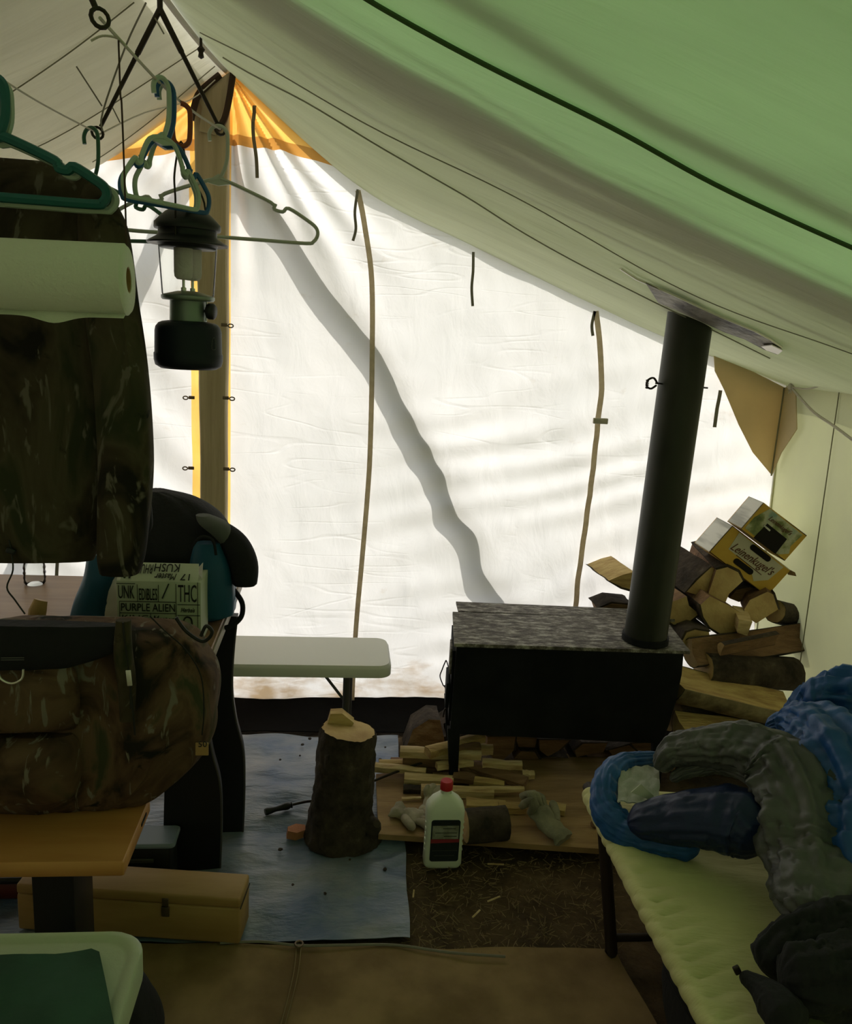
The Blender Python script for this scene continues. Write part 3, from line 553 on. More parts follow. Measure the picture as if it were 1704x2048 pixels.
# twigs and loose cord ends tied round the frame
for pts, r, m, lab in (
    ([(205, 262), (205, 225), (250, 95), (292, 5)], 0.0020, 'tie', 'thin dark cord slanting up beside the iron frame'),
    ([(237, 75), (241, 190), (243, 205), (248, 330), (254, 525)], 0.0014, 'strap_brown', 'long brown cord dropping to the paper towel roll'),
    ([(153, 133), (204, 212)], 0.0016, 'tie', 'stiff dark cord end sticking out left of the iron frame'),
    ([(310, 36), (328, 68)], 0.0016, 'tie', 'short cord end below the apex of the iron frame'),
    ([(182, 82), (205, 72), (236, 77), (254, 95)], 0.0018, 'rope', 'pale cord end curling off the clothesline'),
    ([(225, 215), (240, 245)], 0.0014, 'tie', 'tiny cord end on the iron rod above the ring'),
    ([(200, 268), (290, 225), (380, 200), (430, 160)], 0.0018, 'rope', 'pale string from the ring to the pole top')):
    d0 = 1.90 if r != 0.0014 or m == 'tie' else None
    if m == 'strap_brown': q = [at(u, v, y=lerp(1.33, 1.30, k / 4)) for k, (u, v) in enumerate(pts)]
    elif pts[0][0] == 200: q = [at(u, v, y=yy) for (u, v), yy in zip(pts, (1.95, 2.3, 2.7, 2.98))]
    elif pts[0][0] == 182: q = [at(u, v, y=1.33) for u, v in pts]
    else: q = [at(u, v, y=1.94) for u, v in pts]
    tag(MB().tube(smooth(q, 4), r, 5).build('loose_cord', K[m]), lab, 'cord')

def hanger(label, hook, yaw, m, width=0.41, s=1.0, r=0.0042, tilt=0.0, notch=True, drop=0.0):
    """plastic tubular hanger: hook top sits at `hook`; its plane is turned by yaw about the vertical"""
    M = Matrix.Translation(hook) @ Matrix.Rotation(yaw, 4, 'Z') @ Matrix.Rotation(tilt, 4, 'Y')
    w = width / 2
    T = lambda pts: [M @ Vector((x * s, y * s, z * s)) for x, y, z in pts]
    t = thing('plastic_hanger', label, 'hanger', hook, 'plastic clothes hangers on the cords')
    hk = [(-0.018, 0, -0.028), (-0.019, 0, -0.012), (-0.010, 0, 0.001), (0.006, 0, 0.003), (0.017, 0, -0.008), (0.019, 0, -0.030), (0.017, 0, -0.065), (0.008, 0, -0.092), (0.0, 0, -0.104)]
    MB().tube(T(smooth(hk, 4)), r, 7).build('hook', m, t)
    ar = []
    for sd in (-1, 1):
        pts = [(0, 0, -0.102), (sd * 0.03, 0, -0.110)]
        if notch: pts += [(sd * w * 0.52, 0, -0.142), (sd * w * 0.55, 0, -0.155), (sd * w * 0.64, 0, -0.159), (sd * w * 0.70, 0, -0.151)]
        pts += [(sd * w * 0.90, 0, -0.174), (sd * w * 0.985, 0, -0.188), (sd * w, 0, -0.203), (sd * w * 0.96, 0, -0.217), (sd * w * 0.88, 0, -0.222), (sd * w * .4, 0, -0.222), (0, 0, -0.222)]
        ar.append(T(smooth(pts, 4)))
    b = MB(); b.tube(ar[0], r, 7); b.tube(ar[1], r, 7)
    b.prism(T([(-0.028, -0.003, -0.111), (0, -0.003, -0.092), (0.028, -0.003, -0.111), (0, -0.003, -0.117)]), M.to_3x3() @ Vector((0, 0.006, 0)))
    for sd in (-1, 1):
        b.tube(T([(sd * w * 0.55, 0, -0.155), (sd * w * 0.57, 0, -0.144)]), r * .8, 6)
    b.build('frame', m, t); return t
H_end = Vector((0, 0, 0.004))
hanger('pale grey green hanger at the stove-side ring, facing the camera', rrF + H_end + Vector((0, -0.02, -0.006)), 0.10, K['paleplastic'], 0.43)
hanger('dark green hanger on the jacket-side ring, turned away behind the jacket', rlF + H_end + Vector((-0.005, -0.03, -0.004)), -0.5, K['darkgreen'], 0.42)
p0 = at(326, 172, y=1.545)
hanger('sage green hanger seen edge-on above the lantern, nearest of the bunch', p0 + H_end + Vector((0.002, -0.022, 0)), 0.95, K['sage'], 0.19, s=0.87)
hanger('blue hanger seen edge-on above the lantern, between two green ones', p0 + H_end + Vector((0.004, 0.0, 0)), 0.80, K['blueplastic'], 0.20, s=0.88)
hanger('dull green hanger seen edge-on above the lantern, rearmost of the bunch', p0 + H_end + Vector((0.0, 0.022, 0)), 1.05, K['sage'], 0.18, s=0.86)
hanger('teal hanger on the cord, holding the camouflage jacket', hl + H_end + Vector((-0.012, -0.045, -0.008)), 0.06, K['teal'], 0.42, s=0.80, r=0.0085)
hanger('sage hanger doubled up behind the teal jacket hanger', hl + H_end + Vector((-0.010, -0.030, -0.012)), 0.08, K['sage'], 0.43, s=0.815, r=0.007)

# lantern on a carabiner
LY = 1.66
lc = at(377, 700, y=LY); lb = at(377, 737, y=LY).z
L = thing('lantern', 'black dual mantle camping lantern with clear globe hanging from the carabiner', 'lantern', (lc.x, LY, lb))
q = lambda prof_: [(r, z) for r, z in prof_]
base = Vector((lc.x, LY, lb))
LT = MB().lathe([(0.0, 0.0), (0.052, 0.0), (0.062, 0.006), (0.0645, 0.016), (0.0645, 0.028), (0.0630, 0.030), (0.0622, 0.070), (0.0605, 0.078), (0.055, 0.085), (0.048, 0.088), (0.036, 0.090), (0.0, 0.090)], base, 36).build('fuel_tank', K['lantern_fount'], L)
MB().lathe([(0.0345, 0.088), (0.0335, 0.128), (0.0335, 0.130)], base, 28).build('collar', K['lantern_grey'], L)
MB().lathe([(0.0, 0.146), (0.020, 0.145), (0.046, 0.138), (0.0495, 0.136), (0.0495, 0.131), (0.047, 0.128), (0.030, 0.127), (0.0, 0.127)], base, 30).build('burner_plate', K['lantern_grey'], L)
kn = MB(); kc = base + Vector((0.040, -0.012, 0.110)); kq = Vector((1, -0.25, 0)).to_track_quat('Z', 'Y')
kn.lathe([(0.0, -0.002), (0.013, -0.002), (0.015, 0.001), (0.015, 0.010), (0.012, 0.013), (0.0, 0.013)], kc, 16, axis=kq).lathe([(0.003, -0.02), (0.003, 0)], kc, 8, axis=kq); kn.build('knob', K['black_plastic'], L)
MB().tube([base + Vector((0.036, -0.014, 0.092)), base + Vector((0.0365, -0.014, 0.128))], 0.0016, 6).build('valve_rod', K['steel'], L)
MB().lathe([(0.0470, 0.136), (0.0482, 0.140), (0.0535, 0.222), (0.0535, 0.227)], base, 40).build('glass_globe', K['glass'], L)
for dx, dy in ((-0.006, -0.012), (0.006, 0.014)):
    b2 = base + Vector((dx, dy, 0))
    MB().lathe([(0.0, 0.165), (0.012, 0.166), (0.0165, 0.171), (0.0175, 0.180), (0.0175, 0.222), (0.016, 0.228)], b2, 18).build('mantle', K['mantle'], L)
    MB().lathe([(0.0028, 0.143), (0.0028, 0.166)], b2, 8).lathe([(0.0, 0.141), (0.005, 0.143), (0.005, 0.151), (0.0, 0.153)], b2, 10).build('burner_stem', K['bright_metal'], L)
MB().lathe([(0.0, 0.222), (0.050, 0.222), (0.053, 0.225), (0.056, 0.230), (0.0735, 0.229), (0.0745, 0.232), (0.056, 0.243), (0.0535, 0.246), (0.0535, 0.255), (0.0600, 0.256), (0.0610, 0.259), (0.0605, 0.267), (0.050, 0.278), (0.040, 0.287), (0.033, 0.291), (0.0, 0.292)], base, 40).build('ventilator', K['lantern_black'], L)
cb = at(362, 262, y=LY)
bl = MB(); bl.tube(smooth([base + Vector((-0.012, -0.056, 0.232)), base + Vector((-0.012, -0.05, 0.30)), cb + Vector((-0.010, -0.012, -0.075)), cb + Vector((0.0, 0.0, -0.018)), cb + Vector((0.012, 0.010, -0.070)), base + Vector((0.026, 0.03, 0.31)), base + Vector((0.026, 0.04, 0.24))], 6), 0.0019, 6)
bl.build('bail_handle', K['iron'], L)
lg = MB().tube(smooth([base + Vector((0.054 * 0 + 0.0635 * math.sin(a) * 1.0, -0.0635 * math.cos(a), z)) for a, z in ((0.93, 0.040), (0.91, 0.046), (0.94, 0.058), (1.0, 0.062), (1.06, 0.056), (1.08, 0.046), (1.06, 0.040))], 3, closed=True), 0.0006, 4, closed=True); lg.build('emblem', K['grey_metal'], LT)
ct = thing('carabiner', 'dark red carabiner clipped on the clothesline above the lantern', 'carabiner', cb)
o_ = [(0, 0, 0.047), (0.012, 0, 0.042), (0.0165, 0, 0.030), (0.0155, 0, -0.010), (0.010, 0, -0.022), (0, 0, -0.026), (-0.010, 0, -0.021), (-0.0145, 0, -0.008), (-0.0155, 0, 0.030), (-0.011, 0, 0.042)]
MB().tube([cb + Matrix.Rotation(0.35, 3, 'Z') @ Vector(p) for p in smooth(o_, 4, closed=True)][:-8], 0.0048, 8).build('body', K['redmetal'], ct)
MB().tube([cb + Matrix.Rotation(0.35, 3, 'Z') @ Vector(p) for p in ((-0.0145, 0, -0.008), (-0.0155, 0, 0.030))], 0.0046, 7).build('gate', K['redmetal'], ct)

# paper towel roll on the brown cord
RA, RB = at(258, 560, y=1.30), at(258, 560, y=1.30) + Vector((-0.28, -0.012, -0.006))
ax = (RB - RA).normalized(); qa = ax.to_track_quat('Z', 'Y'); ln = (RB - RA).length
pr = thing('paper_towel_roll', 'white paper towel roll hanging level in front of the jacket', 'paper towels', RA)
MB().lathe([(0.019, 0.0), (0.047, 0.0), (0.0515, 0.004), (0.0515, ln - 0.004), (0.048, ln), (0.019, ln), (0.019, 0.0)], RA, 44, axis=qa).build('sheets', K['paper'], pr)
MB().lathe([(0.019, 0.001), (0.0175, 0.001), (0.0175, ln - 0.001), (0.019, ln - 0.001)], RA, 24, axis=qa).build('core', K['tanwood'], pr)
MB().grid(lambda u, v: RA + ax * (0.002 + u * (ln - 0.004)) + Vector((0, -0.016 - 0.012 * v, -0.0490 - (0.006 + 0.010 * math.exp(-((u - 0.35) / 0.10) ** 2)) * v)), 40, 4, th=0.0006).build('loose_sheet', K['paper'], pr)

# ---------------------------------------------------------------- cloth lofts
def garment(sections, n=40, wr=0.01, wf=6.0, seed=0.0, sq=2.4):
    """sections: (cx, cy, z, half width x, half depth y); closed soft loft with creases"""
    rings = []
    for (cx, cy, z, hx, hy) in sections:
        ring = []
        for k in range(n):
            a = 2 * math.pi * k / n; c, s_ = math.cos(a), math.sin(a)
            x = math.copysign(abs(c) ** (2 / sq), c); y = math.copysign(abs(s_) ** (2 / sq), s_)
            d = 1 + wr * (nz(x * wf * .5 + seed, z * wf * .7, y * 2) + 0.5 * nz(x * wf * 1.6, z * wf * 1.2 + seed, y * 3)) * 6
            ring.append(Vector((cx + hx * x * (1 + (d - 1) * 0.25), cy + hy * y * d, z)))
        rings.append(ring)
    return rings
def dense(sections, n=5): return [tuple(p) for p in smooth([Vector(s[:3] + (0,)) if False else __import__('mathutils').Vector(s) for s in sections], n)] if False else _dense(sections, n)
def _dense(sections, n):
    out = []; N = len(sections)
    for i in range(N - 1):
        for k in range(n):
            t = k / n; t = t
            p0, p1, p2, p3 = sections[max(i - 1, 0)], sections[i], sections[i + 1], sections[min(i + 2, N - 1)]
            out.append(tuple(0.5 * (2 * b + (c - a) * t + (2 * a - 5 * b + 4 * c - d) * t * t + (3 * b - a - 3 * c + d) * t ** 3) for a, b, c, d in zip(p0, p1, p2, p3)))
    out.append(sections[-1]); return out
def sect(pairs, y, hy, cx=None):
    """rows given by their left and right edges in the photo at depth y"""
    out = []
    for (ul, ur, v, *h) in pairs:
        a, b = at(ul, v, y=y), at(ur, v, y=y); out.append(((a.x + b.x) / 2, y, (a.z + b.z) / 2, (b.x - a.x) / 2, h[0] if h else hy))
    return out
# camouflage jacket on the teal hanger
J = thing('camouflage_jacket', 'dark camouflage jacket on the teal hanger behind the paper towel roll', 'jacket', (hl.x, 1.56, 1.1))
MB().ring_loft(garment(_dense(sect([(-150, 120, 316, .010), (-175, 172, 334, .02), (-190, 200, 380, .035), (-215, 222, 480, .05), (-225, 235, 600, .055), (-230, 236, 760, .055), (-232, 225, 900, .055), (-235, 208, 1020, .055), (-238, 196, 1090, .05), (-236, 190, 1112, .045)], 1.585, .05), 6), 56, 0.012, 7)).build('body', K['camo'], J)
MB().ring_loft(garment(_dense([(at(u, v, y=y).x, y, at(u, v, y=y).z, hw, hd) for u, v, y, hw, hd in ((188, 372, 1.575, .018, .016), (205, 450, 1.56, .040, .035), (222, 600, 1.55, .046, .042), (243, 760, 1.54, .047, .043), (252, 920, 1.54, .048, .042), (248, 1040, 1.54, .046, .040), (243, 1110, 1.54, .043, .038), (240, 1144, 1.54, .036, .032))], 6), 36, 0.02, 9, 3.0)).build('sleeve', K['camo'], J)
cp = at(22, 1102, y=1.53)
MB().tube(smooth([at(18, 1080, y=1.53), at(22, 1100, y=1.53), at(26, 1140, y=1.52), at(14, 1175, y=1.52), at(30, 1200, y=1.52), at(50, 1228, y=1.52)], 5), 0.0016, 5).build('draw_cord', K['ink'], J)
MB().box(cp, (0.017, 0.010, 0.011), Matrix.Rotation(0.4, 3, 'Y'), 0.003).build('cord_lock', K['black_plastic'], J)
J2 = thing('dark_jacket', 'plain dark jacket hanging behind the camouflage one, edge showing', 'jacket', (-0.40, 1.66, 1.1))
MB().ring_loft(garment(_dense(sect([(-60, 185, 372, .01), (-90, 222, 480, .03), (-90, 258, 640, .035), (-90, 272, 800, .035), (-90, 290, 920, .035), (-80, 304, 1035, .03), (-60, 296, 1062, .02)], 1.665, .03), 6), 44, 0.014, 8, 5.0)).build('body', K['black'], J2)

# ================================================================== LEFT SIDE: TABLES, BAGS, BOXES
def rrect(x0, x1, y0, y1, r, z, n=6):
    pts = []
    for cx, cy, a0 in ((x1 - r, y1 - r, 0), (x0 + r, y1 - r, 90), (x0 + r, y0 + r, 180), (x1 - r, y0 + r, 270)):
        for k in range(n + 1):
            a = math.radians(a0 + 90 * k / n); pts.append(Vector((cx + r * math.cos(a), cy + r * math.sin(a), z)))
    return pts
def slab(x0, x1, y0, y1, r, z0, z1, e=0.004):
    return MB().ring_loft([rrect(x0 + e, x1 - e, y0 + e, y1 - e, r, z0), rrect(x0, x1, y0, y1, r, z0 + e), rrect(x0, x1, y0, y1, r, z1 - e), rrect(x0 + e, x1 - e, y0 + e, y1 - e, r, z1)], True, sm=False)
TZ = 0.74
T = thing('laminate_table', 'brown laminate table with black curved leg panels, carrying the backpack', 'table', (-1.0, 2.25, 0))
slab(-1.95, -0.304, 1.955, 2.56, 0.01, TZ - 0.030, TZ).build('tabletop', K['laminate'], T)
MB().box((-0.3015, 2.257, TZ - 0.016), (0.005, 0.60, 0.026), bev=0.001).build('edge_band', K['edgeband'], T)
def leg_panel(y, dx):
    right = [(0.0, 0.0), (0.004, 0.15), (0.0, 0.28), (-0.022, 0.38), (-0.034, 0.48), (-0.030, 0.60), (-0.02, TZ - 0.03)]
    r_ = [(p.x, p.y) for p in smooth([Vector((a, b, 0)) for a, b in right], 5)]
    for xo, m in ((dx, K['blackpanel']),):
        poly = [Vector((xo + a, y, b)) for a, b in r_] + [Vector((xo - 0.16, y, TZ - 0.03)), Vector((xo - 0.15, y, 0.3)), Vector((xo - 0.16, y, 0.0))]
        lp = MB().prism(poly, (0, 0.03, 0)).build('leg', m, T)
    MB().tube([Vector((xo + a, y + 0.001, b)) for a, b in r_], 0.003, 5).build('edge_strip', K['grey_metal'], lp)
leg_panel(2.12, -0.305); leg_panel(2.30, -0.262); leg_panel(2.12, -1.70); leg_panel(2.30, -1.70)

def soft(name, label, cat, group=None): return thing(name, label, cat, (0, 0, 0), group)
# blue backpack with a dark jacket thrown over it
B = thing('blue_backpack', 'blue and black backpack standing on the laminate table beside the pole', 'backpack', (-0.48, 2.26, TZ))
def rows(r, y, hy, zmin=None):
    s_ = sect(r, y, hy); s_.sort(key=lambda q_: q_[2])
    if zmin is not None: s_ = [(a, b, max(c, zmin), d, e) for a, b, c, d, e in s_]
    return s_
MB().ring_loft(garment(_dense(rows([(250, 400, 1045, .05), (200, 448, 1090, .09), (178, 466, 1140, .12), (172, 474, 1180, .13), (160, 472, 1215, .13), (155, 462, 1238, .11)], 2.27, .12, TZ + .004), 6), 48, 0.02, 7, 1.0)).build('body', K['bag_blue'], B)
MB().ring_loft(garment(_dense(rows([(390, 440, 1085, .02), (380, 462, 1130, .05), (385, 470, 1180, .055), (392, 468, 1225, .05)], 2.16, .05, TZ + .004), 6), 30, 0.02, 9, 4.0)).build('front_pocket', K['bag_blue'], B)
MB().ring_loft(garment(_dense(rows([(176, 232, 1105, .03), (170, 236, 1150, .05), (150, 232, 1200, .05), (140, 236, 1238, .05)], 2.16, .05, TZ + .004), 6), 30, 0.02, 9, 6.0)).build('side_pocket', K['bag_blue'], B)
MB().tube(smooth([at(468, 1180, y=2.2), at(484, 1205, y=2.18), at(483, 1232, y=2.17), at(466, 1250, y=2.16), at(450, 1256, y=2.16)], 5), 0.007, 8).build('shoulder_strap', K['black'], B)
MB().tube(smooth([at(380, 1100, y=2.12), at(400, 1075, y=2.12), at(425, 1080, y=2.12), at(432, 1110, y=2.12)], 5), 0.004, 6).build('piping', K['black'], B)
Jk = thing('black_jacket', 'black jacket with a grey cuff thrown over the blue backpack', 'jacket', (-0.45, 2.3, 0.95))
MB().ring_loft(garment(_dense(rows([(296, 330, 980, .03), (285, 392, 996, .06), (272, 440, 1028, .10), (262, 466, 1066, .13), (262, 482, 1098, .14), (300, 478, 1120, .13)], 2.29, .12), 6), 44, 0.02, 8, 2.0)).build('body', K['black'], Jk)
MB().tube(smooth([at(440, 1062, y=2.2), at(470, 1090, y=2.17), at(488, 1130, y=2.15), at(489, 1172, y=2.14)], 6), [0.03 + 0.008 * math.sin(k / 18 * 3) for k in range(18)] + [0.026], 14).build('sleeve', K['black'], Jk)
MB().ring_loft(garment(_dense(rows([(392, 420, 1030, .02), (398, 455, 1046, .035), (425, 464, 1068, .03), (444, 462, 1088, .02)], 2.17, .03), 6), 26, 0.02, 9, 3.0)).build('cuff', K['greyfleece'], Jk)

# printed carton on the table
bw0, bw1 = at(236, 1280, y=2.0), at(402, 1287, y=2.0); BZ1 = at(320, 1163, y=2.0).z
PB = thing('printed_box', 'pale green box covered in black lettering in front of the blue backpack', 'box', (-0.39, 2.05, TZ))
bx0, bx1 = bw0.x, bw1.x; bh = BZ1 - TZ - 0.002
MB().box(((bx0 + bx1) / 2, 2.055, TZ + 0.002 + bh / 2), (bx1 - bx0, 0.11, bh), bev=0.001).build('carton', K['cardprint'], PB)
TF = MB().prism([(bx0 + 0.008, 2.0, BZ1), (bx1 - 0.006, 2.0, BZ1), (bx1 - 0.012, 2.045, BZ1 + 0.034), (bx0 + 0.014, 2.045, BZ1 + 0.034)], (0, 0.002, 0)).build('top_flap', K['cardprint'], PB)
MB().prism([(bx0, 2.004, BZ1), (bx0 + 0.012, 2.0, BZ1), (bx0 - 0.002, 2.04, BZ1 + 0.03)], (0, 0.002, 0)).build('side_flap', K['white_card'], PB)
MB().prism([(bx1, 2.02, BZ1 + 0.004), (bx1 - 0.02, 2.05, BZ1 + 0.016), (bx1 - 0.004, 2.06, BZ1 + 0.034)], (0, 0.002, 0)).build('side_flap', K['white_card'], PB)
def fpt(fx, fz): return Vector((lerp(bx0, bx1, fx), 1.9985, lerp(BZ1, TZ, fz)))
FM = Matrix(((1, 0, 0, 0), (0, 0, 1, 0), (0, 1, 0, 0), (0, 0, 0, 1)))      # text plane xy -> front plane xz
FM = Matrix.Rotation(math.pi / 2, 4, 'X')
BW_, BH_ = bx1 - bx0, BZ1 - TZ
def front(txt, x0, x1, z0, z1, shear=0.0): lettering(txt, 0.03, Matrix.Translation(fpt((x0 + x1) / 2, (z0 + z1) / 2)) @ FM, K['ink'], PB, shear, fit=((x1 - x0) * BW_, (z1 - z0) * BH_))
front('UNK', 0.02, 0.21, 0.07, 0.27); front('EDIBLES', 0.265, 0.48, 0.11, 0.29); front('THC', 0.73, 0.95, 0.04, 0.31)
front('PURPLE', 0.05, 0.39, 0.345, 0.465); front('ALIEN', 0.42, 0.69, 0.345, 0.465); front('KING', 0.06, 0.37, 0.525, 0.61); front('Master', 0.42, 0.68, 0.53, 0.64, 0.35)
front('Herbals', 0.76, 0.93, 0.40, 0.47, 0.35); front('FUNK', 0.06, 0.36, 0.68, 0.80)
for fx0, fx1, fz in ((0.03, 0.70, 0.315), (0.03, 0.70, 0.495), (0.72, 0.99, 0.35), (0.72, 0.99, 0.52), (0.0, 0.22, 0.04)):
    a, b = fpt(fx0, fz), fpt(fx1, fz); MB().box((a + b) / 2, (b.x - a.x, 0.001, 0.0016)).build('ruled_line', K['ink'], PB)
for fx, z0, z1 in ((0.245, 0.05, 0.31), (0.495, 0.05, 0.31), (0.705, 0.03, 1.0), (0.03, 0.315, 0.8), (0.40, 0.5, 0.8), (0.965, 0.0, 1.0)):
    a, b = fpt(fx, z0), fpt(fx, z1); MB().box((a + b) / 2, (0.0012, 0.001, abs(a.z - b.z))).build('ruled_line', K['ink'], PB)
MB().tube([fpt(0.62, 0.03), fpt(0.54, 0.26)], 0.0014, 4).build('print_mark', K['ink'], PB)
MB().tube(smooth([fpt(x, z) for x, z in ((0.75, 0.84), (0.78, 0.70), (0.80, 0.58), (0.84, 0.545), (0.885, 0.58), (0.90, 0.70), (0.94, 0.79), (0.95, 0.85), (0.90, 0.88), (0.87, 0.90))], 4), 0.0022, 5).build('print_mark', K['ink'], PB)
TM = Matrix(((-1, 0, 0, 0), (0, math.cos(0.65), -math.sin(0.65), 0), (0, -math.sin(0.65), -math.cos(0.65), 0), (0, 0, 0, 1)))
def flap(txt, x0, x1, k0, k1, shear=0.0):
    k = (k0 + k1) / 2; p = Vector((lerp(bx0, bx1, (x0 + x1) / 2), lerp(2.0, 2.045, k) - 0.0022, BZ1 + 0.034 * k + 0.0015)); d = Vector((0, 0.045, 0.034)).normalized()
    M = Matrix.Translation(p) @ Matrix(((-1, 0, 0, 0), (0, -d.y, -d.z, 0), (0, -d.z, d.y, 0), (0, 0, 0, 1))); lettering(txt, 0.03, M, K['ink'], TF, shear, fit=((x1 - x0) * BW_, (k1 - k0) * 0.0564))
flap('Master', 0.44, 0.70, 0.08, 0.42, 0.3); flap('KUSH', 0.42, 0.72, 0.52, 0.95); flap('RHUB', 0.22, 0.40, 0.40, 0.9); flap('17', 0.75, 0.86, 0.08, 0.42); flap('II', 0.08, 0.16, 0.12, 0.5)
jp = at(222, 1242, y=2.13)
JG = thing('plastic_jug', 'white plastic jug half hidden behind the lettered box', 'jug', (jp.x, 2.16, TZ))
MB().ring_loft([rrect(jp.x - w, jp.x + w, 2.16 - d, 2.16 + d, r, TZ + z) for z, w, d, r in ((0.001, .035, .035, .012), (0.008, .042, .042, .014), (0.06, .042, .042, .014), (0.066, .040, .040, .014), (0.074, .042, .042, .014), (0.10, .041, .041, .014), (0.125, .028, .030, .012), (0.135, .014, .014, .008), (0.142, .013, .013, .008))], True).build('body', K['white_plastic'], JG)
MB().lathe([(0.0, 0.16), (0.015, 0.158), (0.016, 0.142), (0.0, 0.142)], (jp.x, 2.16, TZ), 18).build('cap', K['white_plastic'], JG)
wp = at(70, 1168, z=TZ)
WB = thing('water_bottle', 'clear ribbed plastic water bottle at the back of the laminate table', 'bottle', (wp.x, wp.y, TZ))
MB().lathe([(0.0, 0.002), (0.026, 0.001), (0.031, 0.008), (0.030, 0.016), (0.032, 0.022), (0.030, 0.030), (0.032, 0.037), (0.030, 0.045), (0.032, 0.053), (0.030, 0.062), (0.026, 0.085), (0.030, 0.105), (0.031, 0.15), (0.024, 0.175), (0.012, 0.192), (0.012, 0.20)], (wp.x, wp.y, TZ), 26).build('body', K['petplastic'], WB)
MB().lathe([(0.0, 0.214), (0.014, 0.214), (0.0145, 0.200), (0.0, 0.199)], (wp.x, wp.y, TZ), 16).build('cap', K['white_plastic'], WB)
sp = at(74, 1222, y=1.98); MBt = MB().tube([sp + Vector((-0.004, 0, -0.03)), sp + Vector((0, 0.004, 0.0)), sp + Vector((0.006, 0.012, 0.024))], [0.020, 0.021, 0.016], 12)
tag(MBt.build('wooden_stub', K['tanwood']), 'rounded tan wooden stub poking up behind the camouflage pack', 'wooden stub')

# camouflage pack on the orange bench
BZ = 0.46
CB = thing('camouflage_pack', 'big camouflage backpack lying on the orange bench', 'backpack', (-0.6, 1.77, BZ))
MB().ring_loft(garment(_dense(rows([(40, 345, 1246, .04), (-60, 392, 1262, .09), (-150, 416, 1300, .12), (-190, 436, 1335, .13), (-200, 438, 1390, .135), (-200, 432, 1440, .135), (-195, 412, 1495, .13), (-190, 368, 1545, .12), (-180, 322, 1580, .10), (-170, 295, 1600, .08)], 1.80, .14, BZ + .004), 9), 90, 0.026, 9, 7.0, 3.4)).build('body', K['camo_warm'], CB)
MB().ring_loft(garment(_dense(rows([(-160, 146, 1330, .02), (-165, 156, 1350, .05), (-165, 158, 1400, .06), (-160, 156, 1440, .05), (-150, 148, 1456, .02)], 1.655, .05), 6), 34, 0.02, 9, 1.0)).build('pocket', K['camo_warm'], CB)
MB().ring_loft(garment(_dense(rows([(-150, 146, 1468, .02), (-160, 158, 1490, .06), (-158, 162, 1540, .07), (-150, 150, 1582, .05), (-140, 140, 1596, .03)], 1.655, .05), 6), 34, 0.02, 9, 9.0)).build('pocket', K['camo_warm'], CB)
MB().ring_loft(garment(_dense(rows([(-200, 250, 1246, .02), (-200, 262, 1262, .03), (-200, 230, 1300, .035), (-200, 150, 1328, .03), (-200, 120, 1338, .02)], 1.66, .03), 6), 34, 0.02, 9, 5.0)).build('hip_belt', K['black'], CB)
MB().ring_loft(garment(_dense(rows([(232, 262, 1240, .012), (228, 264, 1300, .02), (236, 272, 1370, .02), (240, 268, 1440, .012)], 1.642, .02), 5), 18, 0.02, 9, 5.0)).build('zip_flap', K['camo'], CB)
MB().tube(smooth([at(u, v, y=1.625) for u, v in ((246, 1245), (252, 1300), (258, 1350), (266, 1420), (270, 1470))], 5), 0.0022, 5).build('zip', K['ink'], CB)
zp = at(258, 1356, y=1.612); zo = MB().box(zp, (0.010, 0.003, 0.034), Matrix.Rotation(-0.08, 3, 'Y'), 0.001).build('zip_pull', K['bright_metal'], CB)
MB().tube([zp + Vector((0.002, -0.002, -0.017)), zp + Vector((0.003, -0.004, -0.065))], 0.0018, 5).build('zip_cord', K['ink'], zo)
dr = at(22, 1350, y=1.60); MB().tube(smooth([dr + Vector((x, 0, z)) for x, z in ((-0.024, 0.012), (-0.020, -0.008), (0, -0.018), (0.020, -0.008), (0.024, 0.012))], 4), 0.0022, 6).build('d_ring', K['bright_metal'], CB)
for v_ in (1316, 1320): 
    a, b = at(2, v_, y=1.605), at(48, v_ - 0.5, y=1.605); MB().tube([a, b], 0.0010, 4).build('woven_label', K['grey_nylon'], CB)
MB().tube(smooth([at(u, v, y=1.66) for u, v in ((352, 1235), (372, 1262), (402, 1282), (418, 1276), (424, 1262), (412, 1252), (402, 1272))], 5), 0.004, 6).build('strap_end', K['ink'], CB)
MB().tube(smooth([at(u, v, y=1.67) for u, v in ((300, 1232), (330, 1262), (372, 1300), (402, 1352), (408, 1420), (404, 1470))], 5), 0.0016, 5).build('seam', K['ink'], CB)
ms = MB().box(at(404, 1498, y=1.70), (0.028, 0.004, 0.03), bev=0.001); ms.build('size_tag', K['tanwood'], CB)
lettering('50', 0.020, Matrix.Translation(at(405, 1489, y=1.695)) @ FM, K['ink'], CB)

# orange bench
OB = thing('orange_bench', 'varnished orange plank bench under the camouflage pack', 'bench', (-0.9, 1.65, 0))
slab(-1.55, -0.412, 1.53, 1.765, 0.004, BZ - 0.034, BZ, 0.003).build('seat', K['orangewood'], OB)
px_ = at(122, 1800, y=1.63).x
for x_ in (px_, -1.4):
    MB().box((x_, 1.65, (BZ - 0.034) / 2 + 0.005), (0.085, 0.13, BZ - 0.036), bev=0.004).build('leg', K['blackpanel'], OB)
    MB().box((x_, 1.65, 0.016), (0.12, 0.22, 0.03), bev=0.004).build('foot', K['blackpanel'], OB)
ct_ = at(276, 1642, z=BZ - 0.012); MB().box((-0.4112, 1.70, BZ - 0.014), (0.002, 0.045, 0.007)).build('scratch', K['ink'], OB)

